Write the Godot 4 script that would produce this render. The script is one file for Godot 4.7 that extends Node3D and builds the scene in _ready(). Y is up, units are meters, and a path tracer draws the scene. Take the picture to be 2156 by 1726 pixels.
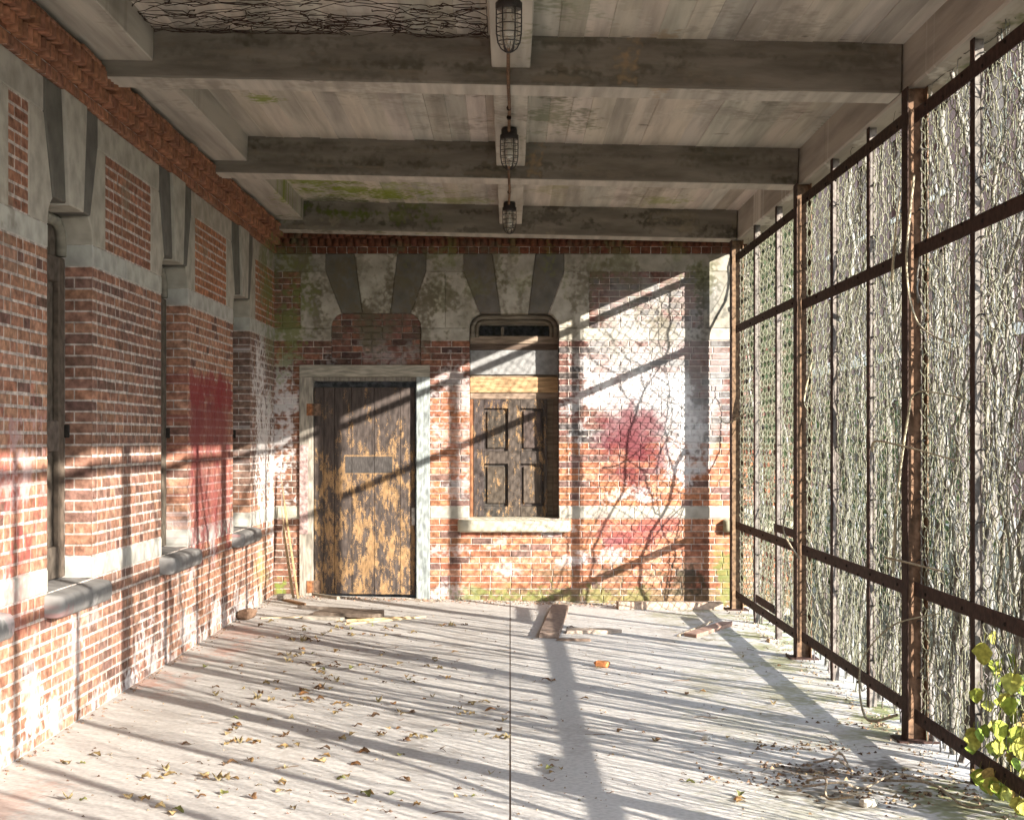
extends Node3D
# A derelict brick porch: brick wall with boarded windows on one side, a vine-grown wire mesh fence on the other,
# concrete beams above, low sun coming in through the fence.
# u runs along a wall, y is up, depth Z is the distance in front of the camera (world z = -Z).

const ZB := 16.42          # depth of the end wall
const CAM := 1.69          # eye height
const CO := 0.0667         # brick course
const SL := 0.0248         # fall of the floor towards the fence
const RSL := 0.0213        # fall of the roof towards the fence

var noise_a := FastNoiseLite.new()
var noise_b := FastNoiseLite.new()
var noise_c := FastNoiseLite.new()
var rng := RandomNumberGenerator.new()
var taken := {}
var M := {}


# ---------------------------------------------------------------- mesh helper
class MB:
	var v := PackedVector3Array()
	var n := PackedVector3Array()
	var c := PackedColorArray()
	var u := PackedVector2Array()
	var ix := PackedInt32Array()
	var o := Vector2.ZERO
	var s := Vector2.ONE
	var plan := false

	func _init(origin := Vector2.ZERO, size := Vector2.ONE, is_plan := false):
		o = origin
		s = size
		plan = is_plan

	func vert(p: Vector3, nn: Vector3, col: Color) -> int:
		v.append(p)
		n.append(nn)
		c.append(col)
		if plan:
			u.append(Vector2(clampf((p.x - o.x) / s.x, 0.002, 0.998), clampf(1.0 - (-p.z - o.y) / s.y, 0.002, 0.998)))
		else:
			u.append(Vector2(clampf((p.x - o.x) / s.x, 0.002, 0.998), clampf(1.0 - (p.y - o.y) / s.y, 0.002, 0.998)))
		return v.size() - 1

	func tri(a: Vector3, b: Vector3, d: Vector3, out: Vector3, col: Color):
		var nn := (d - a).cross(b - a)
		if nn.length_squared() < 1e-16:
			return
		nn = nn.normalized()
		if nn.dot(out) < 0:
			var t := b
			b = d
			d = t
			nn = -nn
		var k := vert(a, nn, col)
		vert(b, nn, col)
		vert(d, nn, col)
		ix.append_array([k, k + 1, k + 2])

	func quad(a: Vector3, b: Vector3, d: Vector3, e: Vector3, out: Vector3, col: Color):
		var nn := (d - a).cross(b - a)
		if nn.length_squared() < 1e-16:
			nn = (e - a).cross(d - a)
		if nn.length_squared() < 1e-16:
			return
		nn = nn.normalized()
		if nn.dot(out) < 0:
			var t := b
			b = e
			e = t
			nn = -nn
		var k := vert(a, nn, col)
		vert(b, nn, col)
		vert(d, nn, col)
		vert(e, nn, col)
		ix.append_array([k, k + 1, k + 2, k, k + 2, k + 3])

	# a box with chamfered edges; col per box
	func box(lo: Vector3, hi: Vector3, ch: float, col: Color, xf := Transform3D.IDENTITY):
		var m := (lo + hi) * 0.5
		var h := (hi - lo) * 0.5
		ch = minf(ch, minf(h.x, minf(h.y, h.z)) * 0.6)
		for ax in 3:
			var a1 := (ax + 1) % 3
			var a2 := (ax + 2) % 3
			for sg in [-1.0, 1.0]:
				var q := []
				for k in [[-1, -1], [1, -1], [1, 1], [-1, 1]]:
					var p := Vector3.ZERO
					p[ax] = sg * h[ax]
					p[a1] = k[0] * (h[a1] - ch)
					p[a2] = k[1] * (h[a2] - ch)
					q.append(xf * (m + p))
				var nn := Vector3.ZERO
				nn[ax] = sg
				quad(q[0], q[1], q[2], q[3], xf.basis * nn, col)
		if ch <= 0:
			return
		for ax in 3:
			var a1 := (ax + 1) % 3
			var a2 := (ax + 2) % 3
			for s1 in [-1.0, 1.0]:
				for s2 in [-1.0, 1.0]:
					var q := []
					for k in [-1.0, 1.0]:
						for w in [[h[a1], h[a2] - ch], [h[a1] - ch, h[a2]]]:
							var p := Vector3.ZERO
							p[ax] = k * (h[ax] - ch)
							p[a1] = s1 * w[0]
							p[a2] = s2 * w[1]
							q.append(xf * (m + p))
					var nn := Vector3.ZERO
					nn[a1] = s1
					nn[a2] = s2
					quad(q[0], q[1], q[3], q[2], xf.basis * nn, col)
		for sx in [-1.0, 1.0]:
			for sy in [-1.0, 1.0]:
				for sz in [-1.0, 1.0]:
					tri(xf * (m + Vector3(sx * h.x, sy * (h.y - ch), sz * (h.z - ch))), xf * (m + Vector3(sx * (h.x - ch), sy * h.y, sz * (h.z - ch))), xf * (m + Vector3(sx * (h.x - ch), sy * (h.y - ch), sz * h.z)), xf.basis * Vector3(sx, sy, sz), col)

	# a wall brick seen from +z: front, bevels, sides back to z = back
	func brick(u0: float, u1: float, y0: float, y1: float, f: float, back: float, j: PackedFloat32Array, col: Color):
		var b := 0.0055
		var p := [Vector3(u0, y0, f - 0.005), Vector3(u1, y0, f - 0.005), Vector3(u1, y1, f - 0.005), Vector3(u0, y1, f - 0.005)]
		var q := [Vector3(u0 + b, y0 + b, f + j[0]), Vector3(u1 - b, y0 + b, f + j[1]), Vector3(u1 - b, y1 - b, f + j[2]), Vector3(u0 + b, y1 - b, f + j[3])]
		var r := [Vector3(u0, y0, back), Vector3(u1, y0, back), Vector3(u1, y1, back), Vector3(u0, y1, back)]
		var outs := [Vector3.DOWN, Vector3.RIGHT, Vector3.UP, Vector3.LEFT]
		quad(q[0], q[1], q[2], q[3], Vector3.BACK, col)
		for k in 4:
			var k2 := (k + 1) % 4
			quad(q[k], q[k2], p[k2], p[k], outs[k] + Vector3.BACK, col)
			quad(p[k], p[k2], r[k2], r[k], outs[k], col)

	# a flat piece of given outline, front at z = f, bevelled, sides back to z = back
	func slab(poly: PackedVector2Array, f: float, back: float, bev: float, col: Color):
		if Geometry2D.is_polygon_clockwise(poly):
			poly.reverse()
		var m := poly.size()
		var inner := PackedVector2Array()
		for k in m:
			var a := (poly[k] - poly[(k + m - 1) % m]).normalized()
			var b := (poly[(k + 1) % m] - poly[k]).normalized()
			var na := Vector2(-a.y, a.x)
			var nb := Vector2(-b.y, b.x)
			var d := (na + nb).normalized()
			inner.append(poly[k] + d * bev / maxf(0.4, d.dot(na)))
		var t := Geometry2D.triangulate_polygon(inner)
		for k in range(0, t.size(), 3):
			var q := []
			for w in 3:
				q.append(Vector3(inner[t[k + w]].x, inner[t[k + w]].y, f))
			tri(q[0], q[1], q[2], Vector3.BACK, col)
		for k in m:
			var k2 := (k + 1) % m
			var e := poly[k2] - poly[k]
			var out := Vector3(e.y, -e.x, 0).normalized()
			quad(Vector3(inner[k].x, inner[k].y, f), Vector3(inner[k2].x, inner[k2].y, f), Vector3(poly[k2].x, poly[k2].y, f - bev), Vector3(poly[k].x, poly[k].y, f - bev), out + Vector3.BACK, col)
			quad(Vector3(poly[k].x, poly[k].y, f - bev), Vector3(poly[k2].x, poly[k2].y, f - bev), Vector3(poly[k2].x, poly[k2].y, back), Vector3(poly[k].x, poly[k].y, back), out, col)

	func tube(pts: PackedVector3Array, rad: PackedFloat32Array, sides: int, col: Color, tint := 0.0):
		var m := pts.size()
		if m < 2:
			return
		var base := v.size()
		var dir := (pts[1] - pts[0]).normalized()
		var side := dir.cross(Vector3(0.31, 0.2, 0.93)).normalized()
		for k in m:
			dir = (pts[mini(k + 1, m - 1)] - pts[maxi(k - 1, 0)]).normalized()
			side = (side - dir * side.dot(dir)).normalized()
			var other := dir.cross(side)
			var cc := col * (1.0 + tint * (float((k * 7919 + m * 31) % 17) / 8.0 - 1.0))
			for w in sides:
				var a := TAU * w / sides
				var nn := side * cos(a) + other * sin(a)
				vert(pts[k] + nn * rad[k], nn, cc)
		for k in m - 1:
			for w in sides:
				var a := base + k * sides + w
				var b := base + k * sides + (w + 1) % sides
				ix.append_array([a, a + sides, b, b, a + sides, b + sides])
		for end in [0, m - 1]:
			var ring: int = base + end * sides
			for w in range(1, sides - 1):
				if end == 0:
					ix.append_array([ring, ring + w, ring + w + 1])
				else:
					ix.append_array([ring, ring + w + 1, ring + w])

	# turned shape round the y axis, profile of (radius, height)
	func lathe(pr: PackedVector2Array, sides: int, col: Color):
		var base := v.size()
		var m := pr.size()
		for k in m:
			var d := pr[mini(k + 1, m - 1)] - pr[maxi(k - 1, 0)]
			var nn2 := Vector2(-d.y, d.x).normalized()
			for w in sides:
				var a := TAU * w / sides
				vert(Vector3(pr[k].x * cos(a), pr[k].y, pr[k].x * sin(a)), Vector3(nn2.x * cos(a), nn2.y, nn2.x * sin(a)), col)
		for k in m - 1:
			for w in sides:
				var a := base + k * sides + w
				var b := base + k * sides + (w + 1) % sides
				ix.append_array([a, a + sides, b, b, a + sides, b + sides])

	func mesh() -> ArrayMesh:
		var a := []
		a.resize(Mesh.ARRAY_MAX)
		a[Mesh.ARRAY_VERTEX] = v
		a[Mesh.ARRAY_NORMAL] = n
		a[Mesh.ARRAY_COLOR] = c
		a[Mesh.ARRAY_TEX_UV] = u
		a[Mesh.ARRAY_TEX_UV2] = u
		a[Mesh.ARRAY_INDEX] = ix
		var m := ArrayMesh.new()
		m.add_surface_from_arrays(Mesh.PRIMITIVE_TRIANGLES, a)
		return m


# ---------------------------------------------------------------- node helpers
func numbered(called: String) -> String:
	var k: int = taken.get(called, 0)
	taken[called] = k + 1
	return called if k == 0 else "%s_%03d" % [called, k]

func tag(o: Node3D, label: String, category: String, group := ""):
	o.set_meta("label", label)
	o.set_meta("category", category)
	if group:
		o.set_meta("group", group)

func thing(called: String, label: String, category: String, at := Vector3.ZERO, group := "") -> Node3D:
	var o := Node3D.new()
	o.name = numbered(called)
	add_child(o)
	o.position = at
	tag(o, label, category, group)
	return o

func node(called: String, parent: Node) -> Node3D:
	var o := Node3D.new()
	o.name = called
	parent.add_child(o, true)
	return o

func put(mesh: Mesh, called: String, m: Material, parent: Node = null) -> MeshInstance3D:
	var o := MeshInstance3D.new()
	o.mesh = mesh
	o.material_override = m
	if parent == null:
		o.name = numbered(called)
		add_child(o)
	else:
		o.name = called
		parent.add_child(o, true)
	return o

func noise_tex(freq: float, lo: float, hi: float, sd: int, size := 512, oct := 5, stretch := 1.0) -> ImageTexture:
	var f := FastNoiseLite.new()
	f.seed = sd
	f.frequency = freq
	f.fractal_octaves = oct
	f.noise_type = FastNoiseLite.TYPE_SIMPLEX_SMOOTH
	var im := f.get_seamless_image(size, size, false, false, 0.12)
	im.convert(Image.FORMAT_L8)
	if stretch != 1.0:
		im.resize(size, int(size * stretch), Image.INTERPOLATE_BILINEAR)
	var d := im.get_data()
	for k in d.size():
		d[k] = int(clampf(lo + (hi - lo) * d[k] / 255.0, 0, 1) * 255)
	return ImageTexture.create_from_image(Image.create_from_data(im.get_width(), im.get_height(), false, Image.FORMAT_L8, d))

# material with a base colour from the vertices, a fine grain, and stains or paint over it
func surf(called: String, grain: Texture2D, scale: float, rough: float, bump: Texture2D = null, depth := 0.0, over: Texture2D = null, stretch := Vector3.ONE) -> StandardMaterial3D:
	var m := StandardMaterial3D.new()
	m.resource_name = called
	m.vertex_color_use_as_albedo = true
	m.albedo_texture = grain
	m.uv1_triplanar = true
	m.uv1_world_triplanar = true
	m.uv1_scale = stretch * scale
	m.roughness = rough
	m.metallic_specular = 0.3
	if bump:
		m.heightmap_enabled = true
		m.heightmap_texture = bump
		m.heightmap_scale = depth
	if over:
		m.detail_enabled = true
		m.detail_albedo = over
		m.detail_uv_layer = BaseMaterial3D.DETAIL_UV_2
		m.detail_blend_mode = BaseMaterial3D.BLEND_MODE_MIX
	return m

func plain(called: String, col: Color, rough: float) -> StandardMaterial3D:
	var m := StandardMaterial3D.new()
	m.resource_name = called
	m.albedo_color = col.linear_to_srgb()
	m.roughness = rough
	return m

func jit(a: float) -> PackedFloat32Array:
	return PackedFloat32Array([rng.randf_range(-a, a), rng.randf_range(-a, a), rng.randf_range(-a, a), rng.randf_range(-a, a)])

func vary(c: Color, a: float) -> Color:
	var k := 1.0 + rng.randf_range(-a, a)
	return Color(c.r * k * (1 + rng.randf_range(-a, a) * 0.25), c.g * k, c.b * k * (1 + rng.randf_range(-a, a) * 0.25))

func floor_y(x: float) -> float:
	return -SL * x

# the point of the floor that lies behind a pixel of the photograph (2156 x 1726)
func floor_pt(px: float, py: float) -> Vector3:
	var dx := (px - 1074.0) / 3300.0
	var dy := (py - 925.0) / 3300.0
	var t := CAM / (dy - SL * dx)
	return Vector3(dx * t, floor_y(dx * t), -t)


# ---------------------------------------------------------------- stains and paint (matter with its own outline)
# blob: [u, y, ru, ry, colour (linear), strength, roughness of the outline, kind]
# kind 0: soft sprayed patch, 1: ragged patches (wash, salts, moss) with grain, 2: hard-edged rectangle
func stains(w: int, h: int, o: Vector2, s: Vector2, blobs: Array) -> ImageTexture:
	var r := PackedFloat32Array()
	var d := PackedByteArray()
	d.resize(w * h * 4)
	for b in blobs:
		b.append(Rect2(b[0] - b[2] * 1.35, b[1] - b[3] * 1.35, b[2] * 2.7, b[3] * 2.7))
	for y in h:
		var py := o.y + s.y * (1.0 - (y + 0.5) / h)
		var row := []
		for b in blobs:
			if py > b[8].position.y and py < b[8].end.y:
				row.append(b)
		if row.is_empty():
			continue
		for x in w:
			var px := o.x + s.x * (x + 0.5) / w
			var cr := 0.0
			var cg := 0.0
			var cb := 0.0
			var al := 0.0
			var n1 := 9.0
			var n2 := 0.0
			for b in row:
				if px < b[8].position.x or px > b[8].end.x:
					continue
				if n1 > 8.0:
					n1 = noise_a.get_noise_2d(px, py)
					n2 = noise_b.get_noise_2d(px, py)
				var t: float
				if b[7] == 2:
					t = minf(b[2] - absf(px - b[0]), b[3] - absf(py - b[1])) / 0.02 + n2 * b[6]
				else:
					var e := Vector2((px - b[0]) / b[2], (py - b[1]) / b[3]).length()
					if b[7] == 0:
						t = (1.0 - e) * 2.2 + n1 * b[6] + n2 * 0.35
					else:
						t = (1.0 - e) * 1.3 + n1 * b[6] + n2 * 1.1 - 0.15
				t = clampf(t, 0.0, 1.0)
				var k: float = t * t * (3 - 2 * t) * b[5]
				if k <= 0.004:
					continue
				var q: Color = b[4]
				var na := al + k * (1 - al)
				cr = (cr * al * (1 - k) + q.r * k) / na
				cg = (cg * al * (1 - k) + q.g * k) / na
				cb = (cb * al * (1 - k) + q.b * k) / na
				al = na
			if al > 0.004:
				var q2 := Color(cr, cg, cb).linear_to_srgb()
				var at := (y * w + x) * 4
				d[at] = int(clampf(q2.r, 0, 1) * 255)
				d[at + 1] = int(clampf(q2.g, 0, 1) * 255)
				d[at + 2] = int(clampf(q2.b, 0, 1) * 255)
				d[at + 3] = int(clampf(al, 0, 1) * 255)
	return ImageTexture.create_from_image(Image.create_from_data(w, h, false, Image.FORMAT_RGBA8, d))


# ---------------------------------------------------------------- masonry
const LO_L := Vector2(6.4, -0.15)
const SZ_L := Vector2(10.2, 4.1)
const LO_B := Vector2(-2.6, -0.15)
const SZ_B := Vector2(6.2, 4.1)

const Y_BELT_A := 0.86
const Y_BELT_B := 0.99
const Y_ARCH := 3.015
const Y_BELT_C := 2.725
const Y_BELT_D := 2.855
const Y_PANEL := 3.45
const Y_STONE := 3.635

const STONE := Color(0.38, 0.355, 0.295)
const DARK_STONE := Color(0.125, 0.118, 0.10)
const BELT := Color(0.42, 0.41, 0.36)
const MORTAR := Color(0.56, 0.49, 0.43)

# the free stretches of a course between holes
func free_runs(u0: float, u1: float, y: float, holes: Array) -> Array:
	var cuts := []
	for hh in holes:
		var r: Rect2 = hh
		if y > r.position.y and y < r.end.y and r.end.x > u0 and r.position.x < u1:
			cuts.append(r)
	cuts.sort_custom(func(a, b): return a.position.x < b.position.x)
	var out := []
	var at := u0
	var edge := false
	for r in cuts:
		if r.position.x > at + 0.01:
			out.append([at, r.position.x, edge, true])
		at = maxf(at, r.end.x)
		edge = true
	if at < u1 - 0.01:
		out.append([at, u1, edge, false])
	return out

# bricks of a zone as [u0, u1, y0, y1, row, at a reveal on the near side, on the far side]
func lay(u0: float, u1: float, y0: float, y1: float, holes: Array, headers: float) -> Array:
	var out := []
	var rows := maxi(1, roundi((y1 - y0) / CO))
	var hh := (y1 - y0) / rows
	for r in rows:
		var ya := y0 + r * hh
		for run in free_runs(u0, u1, ya + hh / 2, holes):
			var at: float = run[0]
			var first := true
			while at < run[1] - 0.004:
				var l := 0.212
				if rng.randf() < headers:
					l = 0.106
				if first and r % 2 == 1:
					l = 0.106
				l += rng.randf_range(-0.006, 0.006)
				var en := at + l
				if run[1] - en < 0.055:
					en = run[1]
				out.append([at, en, ya, ya + hh, r, first and run[2], en >= run[1] - 0.001 and run[3]])
				at = en
				first = false
	return out

func build_bricks(wall: Node3D, list: Array, tone: Callable, m: Material, o: Vector2, s: Vector2, score: Callable, g := 0.0056, face := 0.0):
	# the largest in the picture are parts of their own, the rest is one mass
	var order := []
	for k in list.size():
		order.append([score.call(list[k]), k])
	order.sort_custom(func(a, b): return a[0] > b[0])
	var own := {}
	for k in mini(300, order.size()):
		own[order[k][1]] = true
	var rest := MB.new(o, s)
	for k in list.size():
		var b: Array = list[k]
		var col: Color = tone.call((b[0] + b[1]) / 2, (b[2] + b[3]) / 2)
		var back := -0.03
		var f: float = face + (b[7] if b.size() > 7 else 0.0) + rng.randf_range(-0.0006, 0.0022)
		if b[5] or b[6]:
			back = -0.105 if int(b[4]) % 2 == 0 else -0.165
		var u0: float = b[0] + (0.0 if b[5] else g)
		var u1: float = b[1] - (0.0 if b[6] else g)
		var w := rng.randf_range(-0.0015, 0.0015)
		var mb := rest
		if own.has(k):
			mb = MB.new(o, s)
		mb.brick(u0 + w, u1 + w, b[2] + g + w * 0.5, b[3] - g + w * 0.5, f, face + back, jit(0.0012), col)
		if (b[5] or b[6]) and int(b[4]) % 2 == 0:
			# the half brick behind, seen in the reveal
			var uu: float = b[0] if b[5] else b[1]
			rest.box(Vector3(uu - (0.0 if b[5] else 0.06), b[2] + g, -0.166), Vector3(uu + (0.06 if b[5] else 0.0), b[3] - g, -0.114), 0.003, vary(col, 0.2))
		if own.has(k):
			put(mb.mesh(), "brick", m, wall)
	var o2 := put(rest.mesh(), "brickwork", m, wall)
	o2.set_meta("kind", "stuff")

func sheet(mb: MB, u0: float, u1: float, y0: float, y1: float, holes: Array, w: float, col: Color):
	var us := [u0, u1]
	var ys := [y0, y1]
	for hh in holes:
		var r: Rect2 = hh
		us.append_array([r.position.x, r.end.x])
		ys.append_array([r.position.y, r.end.y])
	us.sort()
	ys.sort()
	for i in us.size() - 1:
		if us[i + 1] - us[i] < 1e-4 or us[i] < u0 - 1e-4 or us[i + 1] > u1 + 1e-4:
			continue
		for j in ys.size() - 1:
			if ys[j + 1] - ys[j] < 1e-4 or ys[j] < y0 - 1e-4 or ys[j + 1] > y1 + 1e-4:
				continue
			var mid := Vector2((us[i] + us[i + 1]) / 2, (ys[j] + ys[j + 1]) / 2)
			var inside := false
			for hh in holes:
				if hh.has_point(mid):
					inside = true
			if not inside:
				mb.quad(Vector3(us[i], ys[j], w), Vector3(us[i + 1], ys[j], w), Vector3(us[i + 1], ys[j + 1], w), Vector3(us[i], ys[j + 1], w), Vector3.BACK, col)

# mortar lining of an opening's sides
func lining(mb: MB, r: Rect2, back: float, col: Color, front := -0.007):
	var i := 0.004
	var a := r.position
	var b := r.end
	mb.quad(Vector3(a.x - i, a.y, front), Vector3(a.x - i, b.y, front), Vector3(a.x - i, b.y, back), Vector3(a.x - i, a.y, back), Vector3.RIGHT, col)
	mb.quad(Vector3(b.x + i, a.y, front), Vector3(b.x + i, b.y, front), Vector3(b.x + i, b.y, back), Vector3(b.x + i, a.y, back), Vector3.LEFT, col)
	mb.quad(Vector3(a.x, b.y + i, front), Vector3(b.x, b.y + i, front), Vector3(b.x, b.y + i, back), Vector3(a.x, b.y + i, back), Vector3.DOWN, col)

func stone(wall: Node3D, called: String, poly: Array, f: float, back: float, col: Color, m: Material, o: Vector2, s: Vector2, bev := 0.006):
	var mb := MB.new(o, s)
	mb.slab(PackedVector2Array(poly), f, back, bev, vary(col, 0.06))
	put(mb.mesh(), called, m, wall)

func corner_arc(cx: float, cy: float, r: float, a0: float, a1: float) -> Array:
	var out := []
	for k in 7:
		var a := lerpf(a0, a1, k / 6.0)
		out.append(Vector2(cx + r * cos(a), cy + r * sin(a)))
	return out

# the stones round the head of an opening whose middle is at c: three voussoirs (dark, light, dark)
func voussoirs(wall: Node3D, c: float, m: Material, o: Vector2, s: Vector2, fwd: float):
	var yt := Y_STONE
	var yb := Y_ARCH
	var g := 0.0015
	stone(wall, "dark_voussoir", [Vector2(c - 0.530, yt), Vector2(c - 0.530, Y_PANEL), Vector2(c - 0.362, yb), Vector2(c - 0.141 - g, yb), Vector2(c - 0.228 - g, yt)], 0.004 + fwd * 0.3, -0.24, DARK_STONE, m, o, s)
	stone(wall, "keystone", [Vector2(c - 0.228 + g, yt), Vector2(c - 0.141 + g, yb - fwd * 0.35), Vector2(c + 0.147 - g, yb - fwd * 0.35), Vector2(c + 0.222 - g, yt)], 0.004 + fwd, -0.24, STONE, m, o, s)
	stone(wall, "dark_voussoir", [Vector2(c + 0.222 + g, yt), Vector2(c + 0.147 + g, yb), Vector2(c + 0.36, yb), Vector2(c + 0.524, Y_PANEL), Vector2(c + 0.524, yt)], 0.004 + fwd * 0.3, -0.24, DARK_STONE, m, o, s)

# the light block on one side of an opening; sgn -1: left of it. x_out is where the block ends
func haunch(wall: Node3D, c: float, half: float, sgn: float, x_out: float, m: Material, o: Vector2, s: Vector2):
	var r := 0.15
	var p := [Vector2(x_out, Y_PANEL - 0.002), Vector2(c + sgn * 0.526, Y_PANEL - 0.002)]
	var a0 := asin(clampf((0.364 - half + r) / r, 0.0, 0.9))
	for k in 7:
		var a := lerpf(a0, PI / 2, k / 6.0)
		p.append(Vector2(c + sgn * (half - r + r * sin(a)), Y_ARCH - r + r * cos(a)))
	p.append(Vector2(c + sgn * half, Y_BELT_D + 0.001))
	p.append(Vector2(x_out, Y_BELT_D + 0.001))
	stone(wall, "stone_block", p, 0.003, -0.166, STONE, m, o, s)

func sill(wall: Node3D, u0: float, u1: float, m: Material, o: Vector2, s: Vector2, col: Color):
	# a bull-nosed stone sill, drawn as a swept outline with rounded ends
	var mb := MB.new(o, s)
	var pr := [Vector2(-0.22, 0.005), Vector2(0.045, -0.012)]
	for k in 9:
		var a := PI / 2 - PI * k / 8.0
		pr.append(Vector2(0.062 + 0.046 * signf(cos(a) + 0.0001) * pow(absf(cos(a)), 0.7), -0.078 + 0.062 * signf(sin(a)) * pow(absf(sin(a)), 0.7)))
	pr.append(Vector2(-0.02, -0.138))
	var ends := [[u0, 0.35], [u0 + 0.008, 0.72], [u0 + 0.03, 0.95], [u0 + 0.06, 1.0], [u1 - 0.06, 1.0], [u1 - 0.03, 0.95], [u1 - 0.008, 0.72], [u1, 0.35]]
	var base := mb.v.size()
	var np := pr.size()
	for e in ends:
		for k in np:
			var p: Vector2 = pr[k]
			var w: float = p.x if p.x < 0 else p.x * e[1]
			var yy: float = Y_BELT_A + 0.002 + (p.y + 0.07) * (0.86 + 0.14 * e[1]) - 0.07
			mb.vert(Vector3(e[0], yy + 0.002 * sin(e[0] * 37.0 + k), w), Vector3.UP, col)
	for i in ends.size() - 1:
		for k in np - 1:
			var a := base + i * np + k
			mb.ix.append_array([a, a + np, a + 1, a + 1, a + np, a + np + 1])
	for i in [0, ends.size() - 1]:
		for k in range(1, np - 1):
			var a: int = base + i * np
			if i == 0:
				mb.ix.append_array([a, a + k, a + k + 1])
			else:
				mb.ix.append_array([a, a + k + 1, a + k])
	var st := SurfaceTool.new()
	st.create_from(mb.mesh(), 0)
	st.generate_normals()
	put(st.commit(), "sill", m, wall)

# two courses of corbelled dentils over a plain band
func cornice(wall: Node3D, u0: float, u1: float, tone: Callable, m: Material, o: Vector2, s: Vector2, near_first: bool, high := 1.0):
	var back := MB.new(o, s)
	back.box(Vector3(u0, Y_STONE + 0.004, -0.1), Vector3(u1, Y_STONE + 0.072, 0.026), 0.0, MORTAR)
	back.box(Vector3(u0, Y_STONE + 0.073, -0.1), Vector3(u1, Y_STONE + 0.225 * high, 0.030), 0.0, Color(0.27, 0.11, 0.06))
	put(back.mesh(), "cornice_core", m, wall)
	var rows := [[0.002, 0.066, 0.034, 0.106, 0.006], [0.069, 0.150, 0.080, 0.074, 0.004], [0.152, 0.232, 0.122, 0.074, 0.004], [0.234, 0.262, 0.135, 0.208, 0.008]]
	for ri in rows.size():
		var r: Array = rows[ri]
		if r[0] > 0.24 * high:
			continue
		var at: float = u0 + (0.056 if ri == 2 else 0.0)
		while at < u1:
			var en := minf(at + float(r[3]), u1)
			if en - at < 0.05:
				break
			var mb := MB.new(o, s)
			var col: Color = tone.call((at + en) / 2, Y_STONE + r[0])
			var rot := Transform3D(Basis(Vector3.FORWARD, rng.randf_range(-0.02, 0.02)), Vector3.ZERO)
			var mid := Vector3((at + en) / 2, Y_STONE + (r[0] + r[1]) / 2, 0)
			var cutoff := 0.0
			if ri == 3:
				cutoff = rng.randf_range(0.0, 0.03)
			var hw: float = (en - at - r[4]) / 2
			if ri == 1 or ri == 2:
				# a dentil: a brick on end with a rounded nose, some chipped short
				var pts := PackedVector2Array()
				var dep: float = r[2] + rng.randf_range(-0.007, 0.005)
				var low: float = -(r[1] - r[0]) / 2 + (rng.randf_range(0.0, 0.03) if rng.randf() < 0.3 else 0.0)
				for k in 9:
					var a := PI * k / 8.0
					pts.append(Vector2(hw * cos(a), dep - hw * 0.9 + hw * 0.9 * sin(a)))
				pts.append(Vector2(-hw, -0.05))
				pts.append(Vector2(hw, -0.05))
				var side := MB.new()
				side.slab(pts, -low, -(r[1] - r[0]) / 2, 0.004, col)
				for k in side.v.size():
					var p := side.v[k]
					var q := side.n[k]
					mb.vert(mid + rot * Vector3(p.x, -p.z, p.y), rot.basis * Vector3(q.x, -q.z, q.y), col)
				mb.ix.append_array(side.ix)
				put(mb.mesh(), "dentil_brick", m, wall)
			else:
				mb.box(Vector3(-hw, -(r[1] - r[0]) / 2, -0.05), Vector3(hw, (r[1] - r[0]) / 2, r[2] - cutoff + rng.randf_range(-0.002, 0.002)), 0.006, col, Transform3D(rot.basis, mid))
				put(mb.mesh(), "band_brick" if ri == 0 else "capping_brick", m, wall)
			at = en


# ---------------------------------------------------------------- the scene
func _ready():
	# camera
	var cam := Camera3D.new()
	cam.name = "camera"
	add_child(cam)
	cam.position = Vector3(0, CAM, 0)
	cam.projection = Camera3D.PROJECTION_FRUSTUM
	cam.near = 0.1
	cam.far = 400.0
	cam.size = 2.0 * 0.1 * 863.0 / 3300.0
	cam.frustum_offset = Vector2(0.1 * (1078.0 - 1074.0) / 3300.0, 0.1 * (925.0 - 863.0) / 3300.0)
	cam.current = true
	# sky
	var env := Environment.new()
	env.background_mode = Environment.BG_SKY
	var sky := Sky.new()
	var sm := ProceduralSkyMaterial.new()
	sm.sky_top_color = Color(0.62, 0.68, 0.76)
	sm.sky_horizon_color = Color(0.90, 0.90, 0.89)
	sm.sky_curve = 0.16
	sm.ground_bottom_color = Color(0.20, 0.18, 0.15)
	sm.ground_horizon_color = Color(0.55, 0.55, 0.54)
	sm.energy_multiplier = 3.2
	sky.sky_material = sm
	env.sky = sky
	env.background_energy_multiplier = 1.0
	env.tonemap_mode = Environment.TONE_MAPPER_LINEAR
	env.tonemap_exposure = 4.15
	env.sdfgi_enabled = true
	env.ssao_enabled = true
	env.ssil_enabled = true
	var we := WorldEnvironment.new()
	we.name = "environment"
	we.environment = env
	add_child(we)
	# low sun from behind the camera's right shoulder
	var sun := DirectionalLight3D.new()
	sun.name = "sun"
	sun.light_energy = 1.6
	sun.light_color = Color(1.0, 0.965, 0.92)
	sun.light_angular_distance = 0.5
	sun.shadow_enabled = true
	add_child(sun)
	sun.basis = Basis.looking_at(Vector3(-1.08, -0.454, -1.0), Vector3.UP)

	rng.seed = 20431
	noise_a.seed = 5
	noise_a.frequency = 2.6
	noise_a.fractal_octaves = 3
	noise_b.seed = 9
	noise_b.frequency = 14.0
	noise_b.fractal_octaves = 3
	noise_c.seed = 13
	noise_c.frequency = 1.0
	make_materials()
	make_floor()
	make_left_wall()
	make_end_wall()
	make_roof()
	make_fence()
	make_outside()
	make_lamps()
	make_vines()
	make_litter()


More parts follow.
